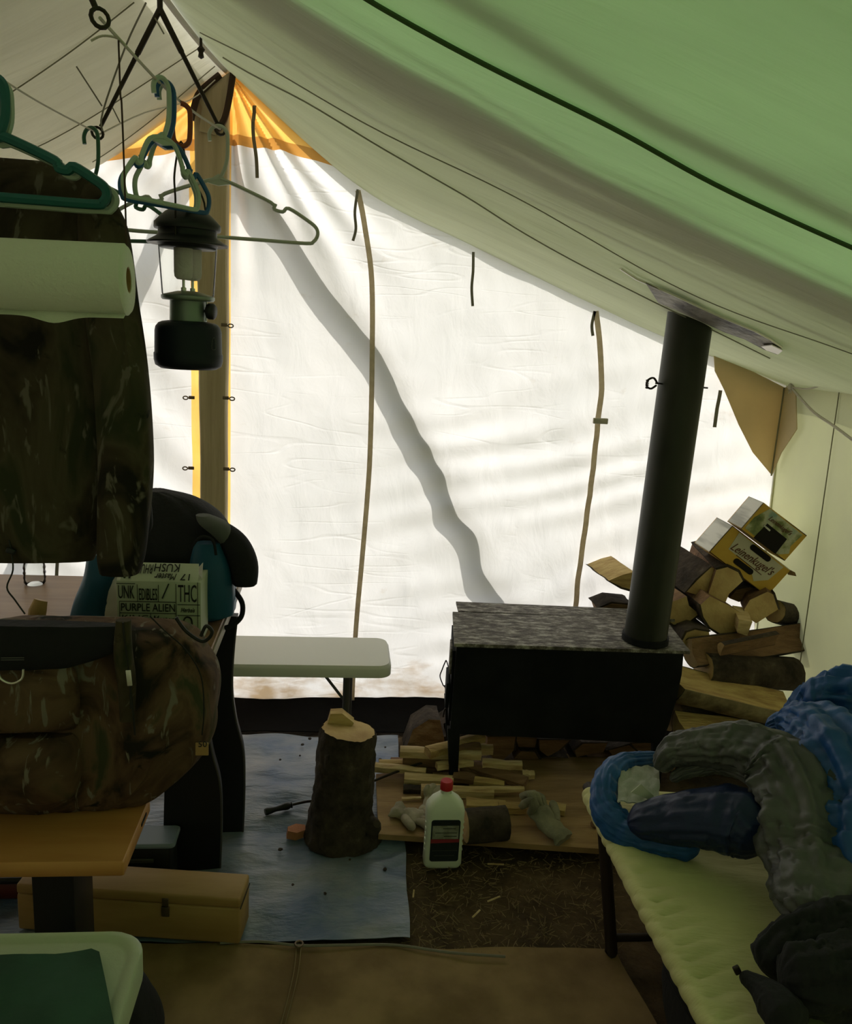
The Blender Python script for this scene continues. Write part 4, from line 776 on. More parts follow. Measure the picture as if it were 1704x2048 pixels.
# long tan box with latch
fr, fl_ = at(480, 1800, z=0.150), at(169, 1779, z=0.150)
ang = math.atan2(fr.y - fl_.y, fr.x - fl_.x); ex = Vector((math.cos(ang), math.sin(ang), 0)); ey = Vector((-math.sin(ang), math.cos(ang), 0)); rz = Matrix.Rotation(ang, 3, 'Z')
WBx = thing('wooden_case', 'long tan wooden case with a metal latch on the tarp', 'case', fr)
c0 = Vector((fr.x, fr.y, 0.022)); Ln, Dp, Hh = 0.56, 0.10, 0.130
MB().box(c0 - ex * Ln / 2 + ey * Dp / 2 + Vector((0, 0, Hh * 0.39)), (Ln, Dp, Hh * 0.78), rz, 0.006).build('body', K['tanwood'], WBx)
MB().box(c0 - ex * Ln / 2 + ey * Dp / 2 + Vector((0, 0, Hh * 0.89)), (Ln, Dp, Hh * 0.21), rz, 0.006).build('lid', K['tanwood'], WBx)
lt = MB(); pl_ = c0 - ex * 0.185 - ey * 0.003 + Vector((0, 0, Hh * 0.78)); lt.box(pl_ + Vector((0, 0, 0.008)), (0.016, 0.004, 0.022), rz, 0.001); lt.box(pl_ - Vector((0, 0, 0.018)), (0.020, 0.006, 0.026), rz, 0.001); lt.build('latch', K['zipmetal'], WBx)
MB().box(c0 - ex * 0.0 + ey * Dp / 2 + Vector((0.001, 0, Hh * 0.78)), (0.002, Dp * 0.98, 0.002), rz).build('lid_gap', K['ink'], WBx)

# crate under the table
cr0 = at(262, 1692, z=0.16); cr1 = at(364, 1645, z=0.16)
CR = thing('storage_crate', 'black storage crate with a pale blue lid under the laminate table', 'crate', ((cr0.x + cr1.x) / 2, (cr0.y + cr1.y) / 2, 0))
xa, xb2, ya, yb2 = cr0.x - 0.25, cr1.x, cr0.y, min(cr1.y, 2.112)
slab(xa + 0.01, xb2 - 0.008, ya + 0.01, yb2 - 0.01, 0.01, 0.016, 0.150).build('body', K['black_plastic'], CR)
slab(xa, xb2, ya, yb2, 0.012, 0.148, 0.162).build('lid', K['palelid'], CR)
MB().box(((xa + xb2) / 2, ya + 0.006, 0.11), (0.25, 0.006, 0.012), bev=0.002).build('rib', K['grey_metal'], CR)
rp = at(25, 1775, y=2.02); RB_ = thing('red_toolbox', 'dark red box in the shadow under the orange bench', 'box', (rp.x, 1.95, 0))
slab(rp.x - 0.22, rp.x + 0.035, 2.0, 2.10, 0.008, 0.016, rp.z + 0.03).build('body', K['red_dark'], RB_)
slab(rp.x - 0.225, rp.x + 0.04, 1.995, 2.105, 0.008, rp.z + 0.026, rp.z + 0.045).build('lid', K['black_plastic'], RB_)

# white plastic table corner with green cloth, dark bag beside it
WZ = 0.65
wa = at(272, 1884, z=WZ); wx1, wy1 = at(281, 1915, z=WZ).x, at(120, 1862, z=WZ).y
PT = thing('plastic_table', 'moulded white plastic table in the near corner under green cloth', 'table', (-0.7, 0.7, 0))
MB().ring_loft([rrect(-1.5, wx1, 0.25, wy1, 0.05, WZ - 0.045), rrect(-1.5, wx1, 0.25, wy1, 0.05, WZ - 0.004), rrect(-1.497, wx1 - 0.003, 0.253, wy1 - 0.003, 0.05, WZ), rrect(-1.488, wx1 - 0.014, 0.264, wy1 - 0.012, 0.045, WZ), rrect(-1.484, wx1 - 0.019, 0.268, wy1 - 0.017, 0.04, WZ - 0.005), rrect(-1.48, wx1 - 0.023, 0.272, wy1 - 0.021, 0.04, WZ - 0.005)], True, sm=False).build('tabletop', K['tubwhite'], PT)
for x_ in (-1.4, wx1 - 0.12):
    for y_ in (0.34, wy1 - 0.12): MB().tube([(x_, y_, WZ - 0.03), (x_, y_, 0.02)], 0.014, 10).build('leg', K['grey_metal'], PT)
gc = [at(u, v, z=WZ + 0.004) for u, v in ((-60, 1912), (60, 1913), (110, 1910), (150, 1903), (183, 1899), (199, 1907), (206, 1945), (214, 2000), (228, 2055), (240, 2110))]
def gcf(u, v):
    n = len(gc) - 1; half = [gc[0], gc[1], gc[2], gc[3], gc[4], gc[5]]; k = u * 5; i = min(int(k), 4); a = half[i].lerp(half[i + 1], k - i)
    b = at(lerp(-60, 245, u), 2130, z=WZ + 0.004); p = a.lerp(b, v); r_ = at(*[(199, 1907), (206, 1945), (214, 2000), (228, 2055), (245, 2130)][min(int(v * 4), 4)], z=WZ + .004)
    return (p.x, p.y, WZ + 0.002 + 0.006 * (0.6 + nz(p.x * 14, p.y * 9, 2)))
GC = MB().grid(gcf, 40, 40, th=0.002).build('green_cloth', K['green_cloth'], fixn=False); tag(GC, 'dark green cloth spread on the white plastic table', 'cloth')
dk = at(300, 2010, z=0.10)
DB = thing('dark_duffel', 'black duffel bag on the ground sheet beside the white table', 'bag', (dk.x - 0.1, dk.y, 0.02))
MB().ring_loft(garment(_dense([(dk.x - 0.10, dk.y - .05, 0.024, .10, .10), (dk.x - 0.10, dk.y - .05, 0.06, .135, .12), (dk.x - 0.11, dk.y - .05, 0.13, .13, .12), (dk.x - 0.12, dk.y - .05, 0.20, .10, .09), (dk.x - 0.13, dk.y - .05, 0.225, .05, .05)], 6), 40, 0.02, 8, 2.0)).build('body', K['black'], DB)
MB().tube(smooth([Vector((dk.x - 0.18, dk.y - 0.1, 0.18)), Vector((dk.x - 0.15, dk.y - 0.1, 0.26)), Vector((dk.x - 0.09, dk.y - 0.1, 0.26)), Vector((dk.x - 0.06, dk.y - 0.1, 0.17))], 5), 0.008, 8).build('handle', K['black'], DB)

# ================================================================== CENTRE: FOLDING BENCH, CHOPPING BLOCK, STOVE
FZ = 0.45
FB = thing('folding_bench', 'white plastic folding bench on grey metal legs in front of the rear wall', 'bench', (-0.2, 2.7, 0))
fy0, fy1 = at(600, 1332, z=FZ).y, at(600, 1272, z=FZ).y; fx1 = at(778, 1290, z=FZ).x
MB().ring_loft([rrect(-1.0, fx1, fy0, fy1, 0.045, FZ - 0.04), rrect(-1.0, fx1, fy0, fy1, 0.045, FZ - 0.012), rrect(-0.995, fx1 - 0.004, fy0 + 0.004, fy1 - 0.004, 0.042, FZ - 0.006), rrect(-0.993, fx1 - 0.007, fy0 + 0.008, fy1 - 0.007, 0.04, FZ)], True, sm=False).build('seat', K['white_plastic'], FB)
MB().box((at(432, 1330, y=fy0).x, fy0 - 0.001, FZ - 0.024), (0.022, 0.006, 0.034), bev=0.002).build('hinge_plate', K['white_plastic'], FB)
lx = at(694, 1345, y=fy0 + 0.05).x
for y_, xo in ((fy0 + 0.045, 0.0), (fy1 - 0.045, 0.012)):
    MB().tube([(lx + xo, y_, FZ - 0.035), (lx + xo, y_, 0.012)], 0.0125, 10).build('leg', K['grey_metal'], FB)
    MB().tube([(lx + xo - 0.095, y_ + 0.03 - xo * 3, FZ - 0.037), (lx + xo, y_, FZ - 0.15)], 0.005, 8).build('brace', K['grey_metal'], FB)
    MB().tube([(-0.85, y_, FZ - 0.035), (-0.85, y_, 0.012)], 0.0125, 10).build('leg', K['grey_metal'], FB)
MB().tube([(lx, fy0 + 0.045, 0.07), (lx + 0.012, fy1 - 0.045, 0.07)], 0.008, 8).build('crossbar', K['grey_metal'], FB)

# chopping block
sb_, stp = Vector((0.036, 2.27, 0.014)), at(697, 1458, y=2.27)
SB = thing('chopping_block', 'upright log round used as a chopping block on the tarp', 'log', sb_)
rings = []
for k in range(37):
    t = k / 36; c = sb_.lerp(stp, t); R_ = lerp(0.100, 0.082, t) + 0.022 * math.exp(-(t / 0.10) ** 2) * 0.4
    ring = []
    for j in range(64):
        a = 2 * math.pi * j / 64; r_ = R_ * (1 + 0.09 * nz(math.cos(a) * 1.5, math.sin(a) * 1.5, t * 3) + 0.07 * nz(math.cos(a) * 4, math.sin(a) * 4, t * 9) + 0.04 * nz(math.cos(a) * 9, math.sin(a) * 9, t * 20))
        if t < 0.22: r_ += 0.03 * max(0, math.cos(a)) ** 3 * (1 - t / 0.22)
        ring.append(c + Vector((math.cos(a) * r_, math.sin(a) * r_, (0.012 * math.cos(a + 2.6)) * t)))
    rings.append(ring)
MB().ring_loft(rings, False).build('bark', K['bark'], SB)
top = [p.lerp(stp, 0.03) for p in rings[-1]]; MB().add([p - Vector((0, 0, 0.002)) for p in top] + [stp + Vector((0, 0, 0.003))], [(j, (j + 1) % 64, 64) for j in range(64)], 0, True).build('cut_top', K['cutwood'], SB)
MB().add([p.copy() for p in rings[0]], [tuple(range(64))]).build('cut_base', K['cutwood'], SB)
w_ = [at(u, v, y=2.29) for u, v in ((661, 1428), (684, 1427), (708, 1446), (702, 1456), (662, 1460), (654, 1452))]
MB().prism(w_, (0, 0.035, 0)).build('split_wedge', K['splitwood'], SB)
MB().tube([at(745, 1652, y=2.22), at(754, 1648, y=2.20)], [0.03, 0.012], 10).build('knot', K['bark'], SB)
cp_ = at(592, 1670, z=0.02); OC = MB()
OC.prism([cp_ + Vector((a, b, -0.004)) for a, b in ((-0.028, -0.012), (0.0, -0.022), (0.026, -0.006), (0.022, 0.02), (-0.006, 0.026), (-0.03, 0.010))], (0.004, 0.0, 0.026)); tag(OC.build('bark_chip', K['orange_chip']), 'reddish wood chip at the foot of the chopping block', 'wood chip')
PK = thing('fire_poker', 'black iron fire poker lying behind the chopping block', 'poker', at(530, 1622, z=0.02))
pk = [at(530, 1624, z=0.03), at(575, 1612, z=0.032), at(615, 1603, z=0.035), Vector((0.02, 2.42, 0.05)), at(738, 1566, z=0.06), at(800, 1541, z=0.085), at(868, 1517, z=0.105)]
MB().tube(smooth(pk[1:], 5), 0.0042, 8).build('rod', K['iron'], PK)
MB().tube(smooth([pk[0], pk[0].lerp(pk[1], 0.5), pk[1], pk[1].lerp(pk[2], 0.25)], 4), [0.010, 0.012, 0.011, 0.009, 0.008, 0.009, 0.010, 0.012, 0.012, 0.010, 0.008, 0.011, 0.006], 10).build('handle', K['black_plastic'], PK)
for k in range(16):    # bark crumbs on the tarp
    p = at(*[(605, 1490), (640, 1500), (620, 1478), (660, 1515), (560, 1520), (700, 1720), (585, 1770), (650, 1788), (770, 1740), (745, 1505), (770, 1495), (760, 1520), (600, 1512), (690, 1530), (480, 1530), (560, 1700)][k], z=0.018)
    s_ = rnd.uniform(0.003, 0.008); tag(MB().prism([p + Vector((math.cos(a) * s_ * rnd.uniform(.6, 1.2), math.sin(a) * s_ * rnd.uniform(.6, 1.2), 0)) for a in (0, 1.2, 2.4, 3.7, 5)], (0, 0, s_ * .7)).build('bark_crumb', K['bark']), 'dark crumb of bark lying on the blue tarp', 'bark crumb', 'bark crumbs on the blue tarp')

# plywood hearth board
PZ = 0.050
PW = thing('plywood_board', 'scuffed plywood board under the stove and kindling', 'board', (0.6, 2.5, 0))
qd = [at(757, 1668, z=PZ), at(1235, 1700, z=PZ), Vector((1.22, 2.78, PZ)), at(752, 1548, z=PZ)]
MB().prism([p - Vector((0, 0, 0.018)) for p in qd], (0, 0, 0.018)).build('panel', K['plywood'], PW)
for x_ in (0.25, 1.0): MB().box((x_, 2.5, 0.014), (0.07, 0.44, 0.034), bev=0.003).build('batten', K['brownwood'], PW)

# stove
S = thing('wood_stove', 'black sheet steel wood stove on legs with a scaly top', 'stove', (0.78, 2.65, PZ))
MB().prism([Vector((x, 2.50, z)) for x, z in ((0.395, 0.553), (1.165, 0.540), (1.168, 0.46), (1.160, 0.36), (1.145, 0.27), (1.125, 0.205), (0.42, 0.238), (0.392, 0.25))], (0.032, 0.28, 0)).build('body', K['stove'], S)
MB().prism([Vector((x, 2.485, z)) for x, z in ((0.384, 0.553), (1.180, 0.540), (1.180, 0.551), (0.384, 0.565))], (0.034, 0.305, 0)).build('top_plate', K['stovetop'], S)
MB().prism([at(912, 1203, y=2.92), at(1340, 1221, y=2.92), at(1350, 1240, y=2.81), at(917, 1222, y=2.81)], (0, 0, -0.008)).build('rear_shelf', K['stovetop'], S)
SD = MB().prism([Vector((0.384 + 0.114 * (y_ - 2.5), y_, z_)) for y_, z_ in ((2.52, 0.275), (2.76, 0.275), (2.76, 0.525), (2.52, 0.525))], (0.014, 0, 0)).build('door', K['stove'], S)
MB().box((0.389, 2.575, 0.482), (0.008, 0.09, 0.09), Matrix.Rotation(-0.114, 3, 'Z'), 0.002).build('vent_plate', K['stovetop'], SD)
MB().box((0.388, 2.60, 0.36), (0.012, 0.14, 0.09), Matrix.Rotation(-0.114, 3, 'Z'), 0.003).build('draft_slide', K['stove'], SD)
wh = lambda u, v: at(u, v, y=2.66)
MB().tube(smooth([wh(899, 1342), wh(893, 1322), wh(890, 1325), wh(884, 1340), wh(880, 1352), wh(884, 1365), wh(888, 1372), wh(896, 1371)], 4), 0.0022, 6).build('wire_handle', K['iron'], SD)
MB().tube(smooth([wh(889, 1371), wh(894, 1385), wh(897, 1400), wh(893, 1415), wh(889, 1420), wh(886, 1434)], 4), 0.003, 6).build('latch_wire', K['iron'], SD)
for x_, y_, lean, h_ in ((0.405, 2.515, 0.0, 0.25), (0.425, 2.765, 0.0, 0.25), (1.12, 2.515, 0.0, 0.21), (1.12, 2.765, 0.0, 0.21)):
    MB().ring_loft([[Vector((x_ + a * w + (0.012 if z < .1 else 0), y_ + b * 0.011, z)) for a, b in ((-1, -1), (1, -1), (1, 1), (-1, 1))] for z, w in ((PZ + 0.001, 0.013), (h_ + 0.005, 0.021))], True, sm=False).build('leg', K['stove'], S)
pb, ptp = Vector((1.052, 2.565, 0.556)), Vector((1.098, 2.605, 1.95))
SP = thing('stovepipe', 'tall black stovepipe rising from the stove through the roof', 'stovepipe', pb)
MB().tube([pb.lerp(ptp, k / 12) for k in range(13)], 0.0715, 36).build('pipe', K['pipe'], SP)
MB().tube([pb + Vector((0, 0, 0.0)), pb + Vector((0.0004, 0, 0.02))], 0.078, 36).build('flue_collar', K['stove'], SP)
dz_ = at(1380, 776, y=2.5).z; pc = pb.lerp(ptp, (dz_ - pb.z) / (ptp.z - pb.z))
dm = MB().tube([pc + Vector((-0.092, -0.02, 0.006)), pc + Vector((0.10, 0.02, -0.003))], 0.003, 6)
dm.tube(smooth([pc + Vector((-0.085, -0.02, 0.004)), pc + Vector((-0.10, -0.02, 0.022)), pc + Vector((-0.118, -0.02, 0.014)), pc + Vector((-0.120, -0.02, -0.004)), pc + Vector((-0.105, -0.02, -0.012)), pc + Vector((-0.088, -0.02, 0.0))], 4), 0.0035, 6)
dm.tube([pc + Vector((-0.119 + 0.004 * math.cos(k * 1.3), -0.02 + 0.006 * math.sin(k * 1.3), 0.016 - k * 0.0012)) for k in range(24)], 0.0018, 5); dm.build('damper_handle', K['iron'], SP)
# flashing where the pipe leaves the roof
JK = thing('stove_jack', 'crumpled metal flashing around the stovepipe at the roof', 'flashing', ptp)
def rp_(u, v, d=0.012): p = on_roof(u, v); return p - Vector((0, 0, d))
up_ = [(1292, 562), (1330, 580), (1361, 594), (1400, 612), (1446, 633), (1508, 659), (1540, 675), (1564, 690)]
dn_ = [(1300, 570), (1318, 598), (1352, 612), (1400, 632), (1450, 655), (1490, 668), (1530, 690), (1555, 697)]
mb = MB(); A_ = [rp_(*p) for p in up_]; B_ = [rp_(*p, 0.014 + 0.006 * nz(p[0] * 0.3)) for p in dn_]
mb.add(A_ + B_ + [p + Vector((0, 0, 0.003)) for p in A_ + B_], [(i, i + 1, 8 + i + 1, 8 + i) for i in range(7)] + [(16 + i, 24 + i, 24 + i + 1, 16 + i + 1) for i in range(7)] + [(i, 16 + i, 17 + i, i + 1) for i in range(7)] + [(8 + i, 9 + i, 25 + i, 24 + i) for i in range(7)], 0, False); mb.build('flashing', K['foil'], JK)
MB().tube([rp_(*p, 0.008) for p in [(1241, 536), (1273, 555)] + up_[1:]], 0.004, 6).build('rolled_edge', K['bright_metal'], JK)
MB().prism([rp_(*p, 0.018) for p in ((1524, 680), (1545, 680), (1567, 690), (1558, 696), (1535, 688))], (0, 0, 0.003)).build('bare_corner', K['bright_metal'], JK)

# ================================================================== WOOD
def stick(p0, p1, w, h, m, name, label, cat, group, taper=0.85, seed=0.0):
    """split stick with a slightly irregular four or five sided section"""
    ax_ = (p1 - p0).normalized(); s_ = ax_.cross(Vector((0, 0, 1))).normalized(); u_ = s_.cross(ax_)
    base_ = [(-1, -.9), (.9, -1), (1, .5), (.2, 1), (-.9, .8)]; rings = []
    for k in range(6):
        t = k / 5; c = p0.lerp(p1, t); kk = lerp(1, taper, t)
        rings.append([c + s_ * (a * w / 2 * kk * (1 + .18 * nz(t * 3, a * 3, seed))) + u_ * (b * h / 2 * kk * (1 + .2 * nz(t * 3, b * 3, seed + 5)) + 0.003 * nz(t * 4, seed)) for a, b in base_])
    return tag(MB().ring_loft(rings, True, sm=False).build(name, m), label, cat, group)
kc5 = lambda cx, cy: (700 + cx / 3.098, 1400 + cy / 3.098)
KG = 'split kindling sticks on the plywood board'
sticks = [  # ends in the photo crop, heights, width, thickness, wood, wording
    ((310, 318), (812, 340), .135, .032, .026, 'kindling', 'long pale stick across the top of the kindling pile by the stove leg'),
    ((800, 302), (886, 306), .115, .030, .030, 'kindling', 'short pale block at the back of the kindling pile under the stove'),
    ((480, 322), (822, 228), .160, .036, .028, 'splitwood', 'slanting split stick at the back of the kindling pile'),
    ((640, 300), (806, 292), .150, .030, .030, 'brownwood', 'short brown stick wedged under the slanting one'),
    ((330, 352), (600, 372), .105, .040, .036, 'brownwood', 'broad brown stick under the top pale kindling stick'),
    ((138, 410), (470, 446), .085, .026, .022, 'kindling', 'long stick whose pale end sticks out over the board edge'),
    ((180, 392), (380, 388), .080, .022, .018, 'splitwood', 'thin stick lying behind the poker tip'),
    ((536, 408), (760, 384), .110, .024, .020, 'kindling', 'thin pale stick crossing beside the stove leg'),
    ((820, 392), (1066, 405), .110, .028, .024, 'kindling', 'pale square-ended stick under the front of the stove'),
    ((700, 392), (1090, 512), .088, .055, .026, 'brownwood', 'long brown plank-like stick slanting down to the board'),
    ((1066, 458), (1142, 462), .078, .026, .022, 'kindling', 'short pale stub at the right end of the kindling pile'),
    ((336, 486), (640, 502), .076, .036, .030, 'kindling', 'thick grained stick in front of the stove leg'),
    ((740, 502), (955, 524), .074, .028, .026, 'splitwood', 'stick with a notched end beside the stove leg'),
    ((640, 470), (770, 490), .085, .040, .020, 'brownwood', 'grey brown chip lying on the kindling beside the stove leg'),
    ((330, 548), (450, 552), .064, .026, .018, 'bark', 'dark bark strip at the front left of the kindling pile'),
    ((440, 560), (890, 572), .070, .030, .030, 'kindling', 'thick pale stick right behind the red cap of the bottle'),
    ((660, 555), (1078, 552), .078, .018, .016, 'kindling', 'slim pale stick with a splintered end on the front of the pile'),
    ((720, 640), (965, 655), .064, .036, .022, 'splitwood', 'flat split piece lying right of the white bottle'),
    ((920, 664), (1090, 668), .068, .032, .026, 'splitwood', 'short split piece between the dark log and the glove'),
    ((1135, 640), (1335, 680), .066, .042, .022, 'splitwood', 'flat chunk beyond the crumpled glove'),
    ((320, 612), (440, 606), .060, .010, .008, 'kindling', 'thin splinter on the board left of the bottle'),
    ((340, 420), (620, 436), .066, .040, .034, 'brownwood', 'hidden brown stick in the middle of the kindling pile'),
    ((520, 500), (900, 470), .062, .044, .034, 'brownwood', 'brown stick in the lower layer of the kindling pile')]
for k, (a, b, z, w, h, m, lab) in enumerate(sticks): stick(at(*kc5(*a), z=z), at(*kc5(*b), z=z), w * 1.15, h * 1.2, K[m], 'kindling_stick', lab, 'kindling', KG, seed=k * 1.7)

def split_log(p0, p1, R_, a0, a1, name, label, group=None, flat='splitwood', bark='bark', seed=0.0, inner=0.0, n=9):
    """log split along its length: arc a0..a1 (degrees round the axis) keeps its bark"""
    ax_ = (p1 - p0).normalized(); s_ = ax_.cross(Vector((0, 0, 1))).normalized(); u_ = s_.cross(ax_); full = (a1 - a0) >= 360
    cores, barks, inn = [], [], []
    for k in range(n):
        t = k / (n - 1); c = p0.lerp(p1, t); cr, br, ir = [], [], []
        for j in range(13):
            a = math.radians(lerp(a0, a1, j / (12 if not full else 13))); r_ = R_ * (1 + .06 * nz(math.cos(a) * 2, math.sin(a) * 2 + seed, t * 2 + seed) + .03 * nz(math.cos(a) * 6, math.sin(a) * 6 + seed, t * 7))
            d = s_ * math.cos(a) + u_ * math.sin(a); cr.append(c + d * r_ * .95); br.append(c + d * r_); ir.append(c + d * r_ * .94)
        if not full:
            cc = c + (s_ * math.cos(math.radians((a0 + a1) / 2)) + u_ * math.sin(math.radians((a0 + a1) / 2))) * (R_ * inner + 0.006 * nz(t * 3, seed)); cr.append(cc)
        cores.append(cr); barks.append(br + ir[::-1]) if not full else barks.append(br)
    o = MB().ring_loft(cores, True, capmi=1, sm=False).build(name, [K[flat], K['cutwood']]); tag(o, label, 'log', group)
    MB().ring_loft(barks, not full, sm=True).build('bark', K[bark], o); return o
def end_log(pts, y, depth, label, group, crop, bark_edges=None, skew=(0, 0), bark='bark', m='cutwood', side='brownwood', seed=0.0, zmin=None):
    """split log lying end-on: its sawn end outline at depth y, its length running back into the stack"""
    ox, oy, sc = crop; P0 = [at(ox + a / sc, oy + b / sc, y=y + 0.006 * nz(k, seed)) for k, (a, b) in enumerate(pts)]; n = len(P0)
    if zmin is not None: P0 = [Vector((p.x, p.y, max(p.z, zmin + 0.0004 * k))) for k, p in enumerate(P0)]
    off = Vector((skew[0], depth, skew[1])); c = sum(P0, Vector()) / n
    mb = MB(); rings = []
    for k in range(6):
        t = k / 5; rings.append([p + off * t + (p - c) * 0.10 * nz(t * 3, j, seed) * (1 if k else 0) for j, p in enumerate(P0)])
    mb.ring_loft(rings, False, 1, sm=False); mb.add(rings[0], [tuple(range(n))[::-1]], 0, False); mb.add(rings[-1], [tuple(range(n))], 0, False)
    o = mb.build('firewood_log', [K[m], K[side]]); tag(o, label, 'log', group)
    for (i0, i1) in (bark_edges or []):
        idx = [(i0 + q_) % n for q_ in range((i1 - i0) % n + 1)]; bm_ = MB()
        outer = [[rings[k][i] + (rings[k][i] - (c + off * k / 5)).normalized() * (0.009 + 0.004 * nz(k * 2.3, i * 1.7, seed)) for i in idx] for k in range(6)]
        inner_ = [[rings[k][i] for i in idx] for k in range(6)]
        bm_.ring_loft([outer[k] + inner_[k][::-1] for k in range(6)], True, sm=False); bm_.build('bark', K[bark], o)
    return o
G1 = 'split firewood in the stack by the side wall'
c1 = (1340, 1100, 5.39)
end_log([(180, 450), (300, 320), (440, 190), (485, 195), (440, 350), (400, 500), (350, 505)], 2.86, 0.30, 'wedge log with shaggy bark at the top of the stack beside the stovepipe', G1, c1, [(0, 2)], (-0.05, 0.02), seed=1)
end_log([(500, 215), (620, 185), (735, 240), (785, 335), (640, 470), (600, 560), (540, 550), (412, 480), (445, 380)], 2.84, 0.30, 'chunky log end directly below the lower beer carton', G1, c1, [(0, 3)], (0.03, 0.02), seed=2)
end_log([(800, 640), (860, 540), (1050, 450), (1112, 480), (1165, 640), (930, 790), (820, 720)], 2.80, 0.28, 'log end below the corner of the beer carton, bark to the wall side', G1, c1, [(3, 4)], (0.10, 0.0), seed=3)
end_log([(330, 590), (430, 500), (620, 590), (745, 665), (825, 725), (740, 905), (560, 915), (430, 830), (360, 720)], 2.78, 0.32, 'broad half-round log end in the middle of the stack', G1, c1, [(5, 9)], (0.0, 0.0), seed=4)
end_log([(-10, 570), (60, 545), (180, 500), (205, 600), (312, 690), (180, 790), (40, 805), (-20, 760)], 2.82, 0.30, 'log end just right of the stovepipe foot', G1, c1, [(4, 7)], (-0.02, 0.0), seed=5)
end_log([(140, 970), (180, 890), (270, 860), (420, 885), (440, 985), (240, 1075), (150, 1045)], 2.74, 0.34, 'small log end low in the stack behind the stove corner', G1, c1, [(0, 3)], (0.0, 0.0), seed=6)
end_log([(742, 750), (890, 772), (832, 925), (725, 890)], 2.73, 0.10, 'small pale fresh-cut stub poking out of the stack', G1, c1, None, (0.02, 0.02), m='kindling', side='kindling', seed=7)
end_log([(640, 520), (720, 430), (860, 400), (1000, 440), (860, 530), (740, 560)], 2.90, 0.25, 'shadowed bark-covered log under the beer carton', G1, c1, [(1, 3)], seed=8, m='brownwood')
c2 = (1150, 950, 3.076)
end_log([(208, 650), (300, 612), (365, 596), (395, 640), (380, 720), (330, 700), (290, 690)], 2.92, 0.22, 'pale split log with ragged bark left of the stovepipe', G1, c2, [(4, 7)], (-0.02, 0.0), m='splitwood', side='splitwood', seed=9)
end_log([(150, 820), (230, 790), (340, 800), (380, 860), (300, 900), (170, 880)], 2.98, 0.12, 'dark log showing just above the back of the stove', G1, c2, [(0, 3)], seed=10, m='brownwood')
A = lambda cx, cy, y: at(1340 + cx / 5.39, 1100 + cy / 5.39, y=y)
split_log(A(1130, 660, 2.86), A(1440, 740, 2.94), 0.046, 0, 360, 'firewood_log', 'round bark-covered log running to the side wall below the carton', G1, 'cutwood', seed=2.1)
split_log(A(240, 1110, 2.70), A(1450, 940, 2.84), 0.055, 100, 320, 'firewood_log', 'long dark half log across the middle of the stack', G1, 'brownwood', seed=3.3)
split_log(A(560, 1080, 2.66), A(1150, 960, 2.70), 0.030, 60, 250, 'firewood_log', 'curved brown split stick lying on the long dark half log', G1, 'brownwood', seed=3.9)
split_log(A(360, 1280, 2.70), A(1335, 1340, 2.76), 0.062, 0, 360, 'firewood_log', 'thick dark log with mossy bark in the lower stack', G1, 'cutwood', seed=4.4)
split_log(A(60, 1400, 2.60), A(1300, 1700, 2.62), 0.078, -205, 0, 'firewood_log', 'long birch log with a pale yellow split face near the bottom of the stack', G1, 'splitwood', 'birch', seed=5.2)
split_log(A(100, 1860, 2.54), A(900, 1960, 2.54), 0.060, -200, 0, 'firewood_log', 'yellow split log at the bottom of the stack above the sleeping bag', G1, 'splitwood', seed=6.2)
split_log(A(0, 1740, 2.66), A(1250, 1990, 2.72), 0.075, 0, 360, 'firewood_log', 'dark round log behind the yellow bottom log', G1, 'cutwood', seed=7.0)
for k in range(4): split_log(Vector((1.24, 2.66 + 0.125 * k, 0.066)), Vector((1.68, 2.67 + 0.125 * k, 0.066)), 0.056, 0, 360, 'firewood_log', ['bottom log of the stack nearest the cot', 'second log from the cot in the bottom row of the stack', 'third log from the cot in the bottom row of the stack', 'bottom log of the stack against the rear wall'][k], G1, 'cutwood', seed=8 + k)
# ends of the logs stacked behind the stove
c3 = (880, 1420, 3.704); G2 = 'log ends stacked behind the stove legs'
for k, (pts, lab) in enumerate((
    ([(352, 200), (560, 195), (545, 300), (470, 375), (395, 385), (350, 300)], 'log end behind the stove nearest the kindling'),
    ([(600, 305), (700, 310), (730, 400), (715, 490), (580, 490), (545, 400)], 'squarish log end low behind the stove, second from the kindling'),
    ([(735, 222), (960, 225), (880, 300), (800, 345), (740, 300)], 'three-cornered log end high behind the stove'),
    ([(740, 355), (860, 350), (925, 410), (900, 505), (745, 505)], 'log end low behind the middle of the stove'),
    ([(1000, 300), (1060, 250), (1240, 245), (1210, 310), (1120, 325), (1010, 365)], 'flat-bottomed log end high behind the stove near the sleeping bag'),
    ([(965, 500), (1000, 430), (1090, 380), (1195, 395), (1245, 500)], 'half-round log end low behind the stove near the sleeping bag'),
    ([(560, 195), (720, 200), (700, 300), (590, 300)], 'dark log end tucked under the stove body'),
    ([(1250, 300), (1400, 260), (1480, 330), (1420, 430), (1270, 430)], 'log end behind the stove above the blue sleeping bag'),
    ([(1420, 250), (1560, 240), (1600, 330), (1480, 330)], 'log end behind the stove close to the grey sleeping bag flap'))):
    end_log(pts, 2.66 + 0.004 * k, 0.24, lab, G2, c3, [(0, 2)], seed=30 + k, m='brownwood', zmin=PZ + 0.003)
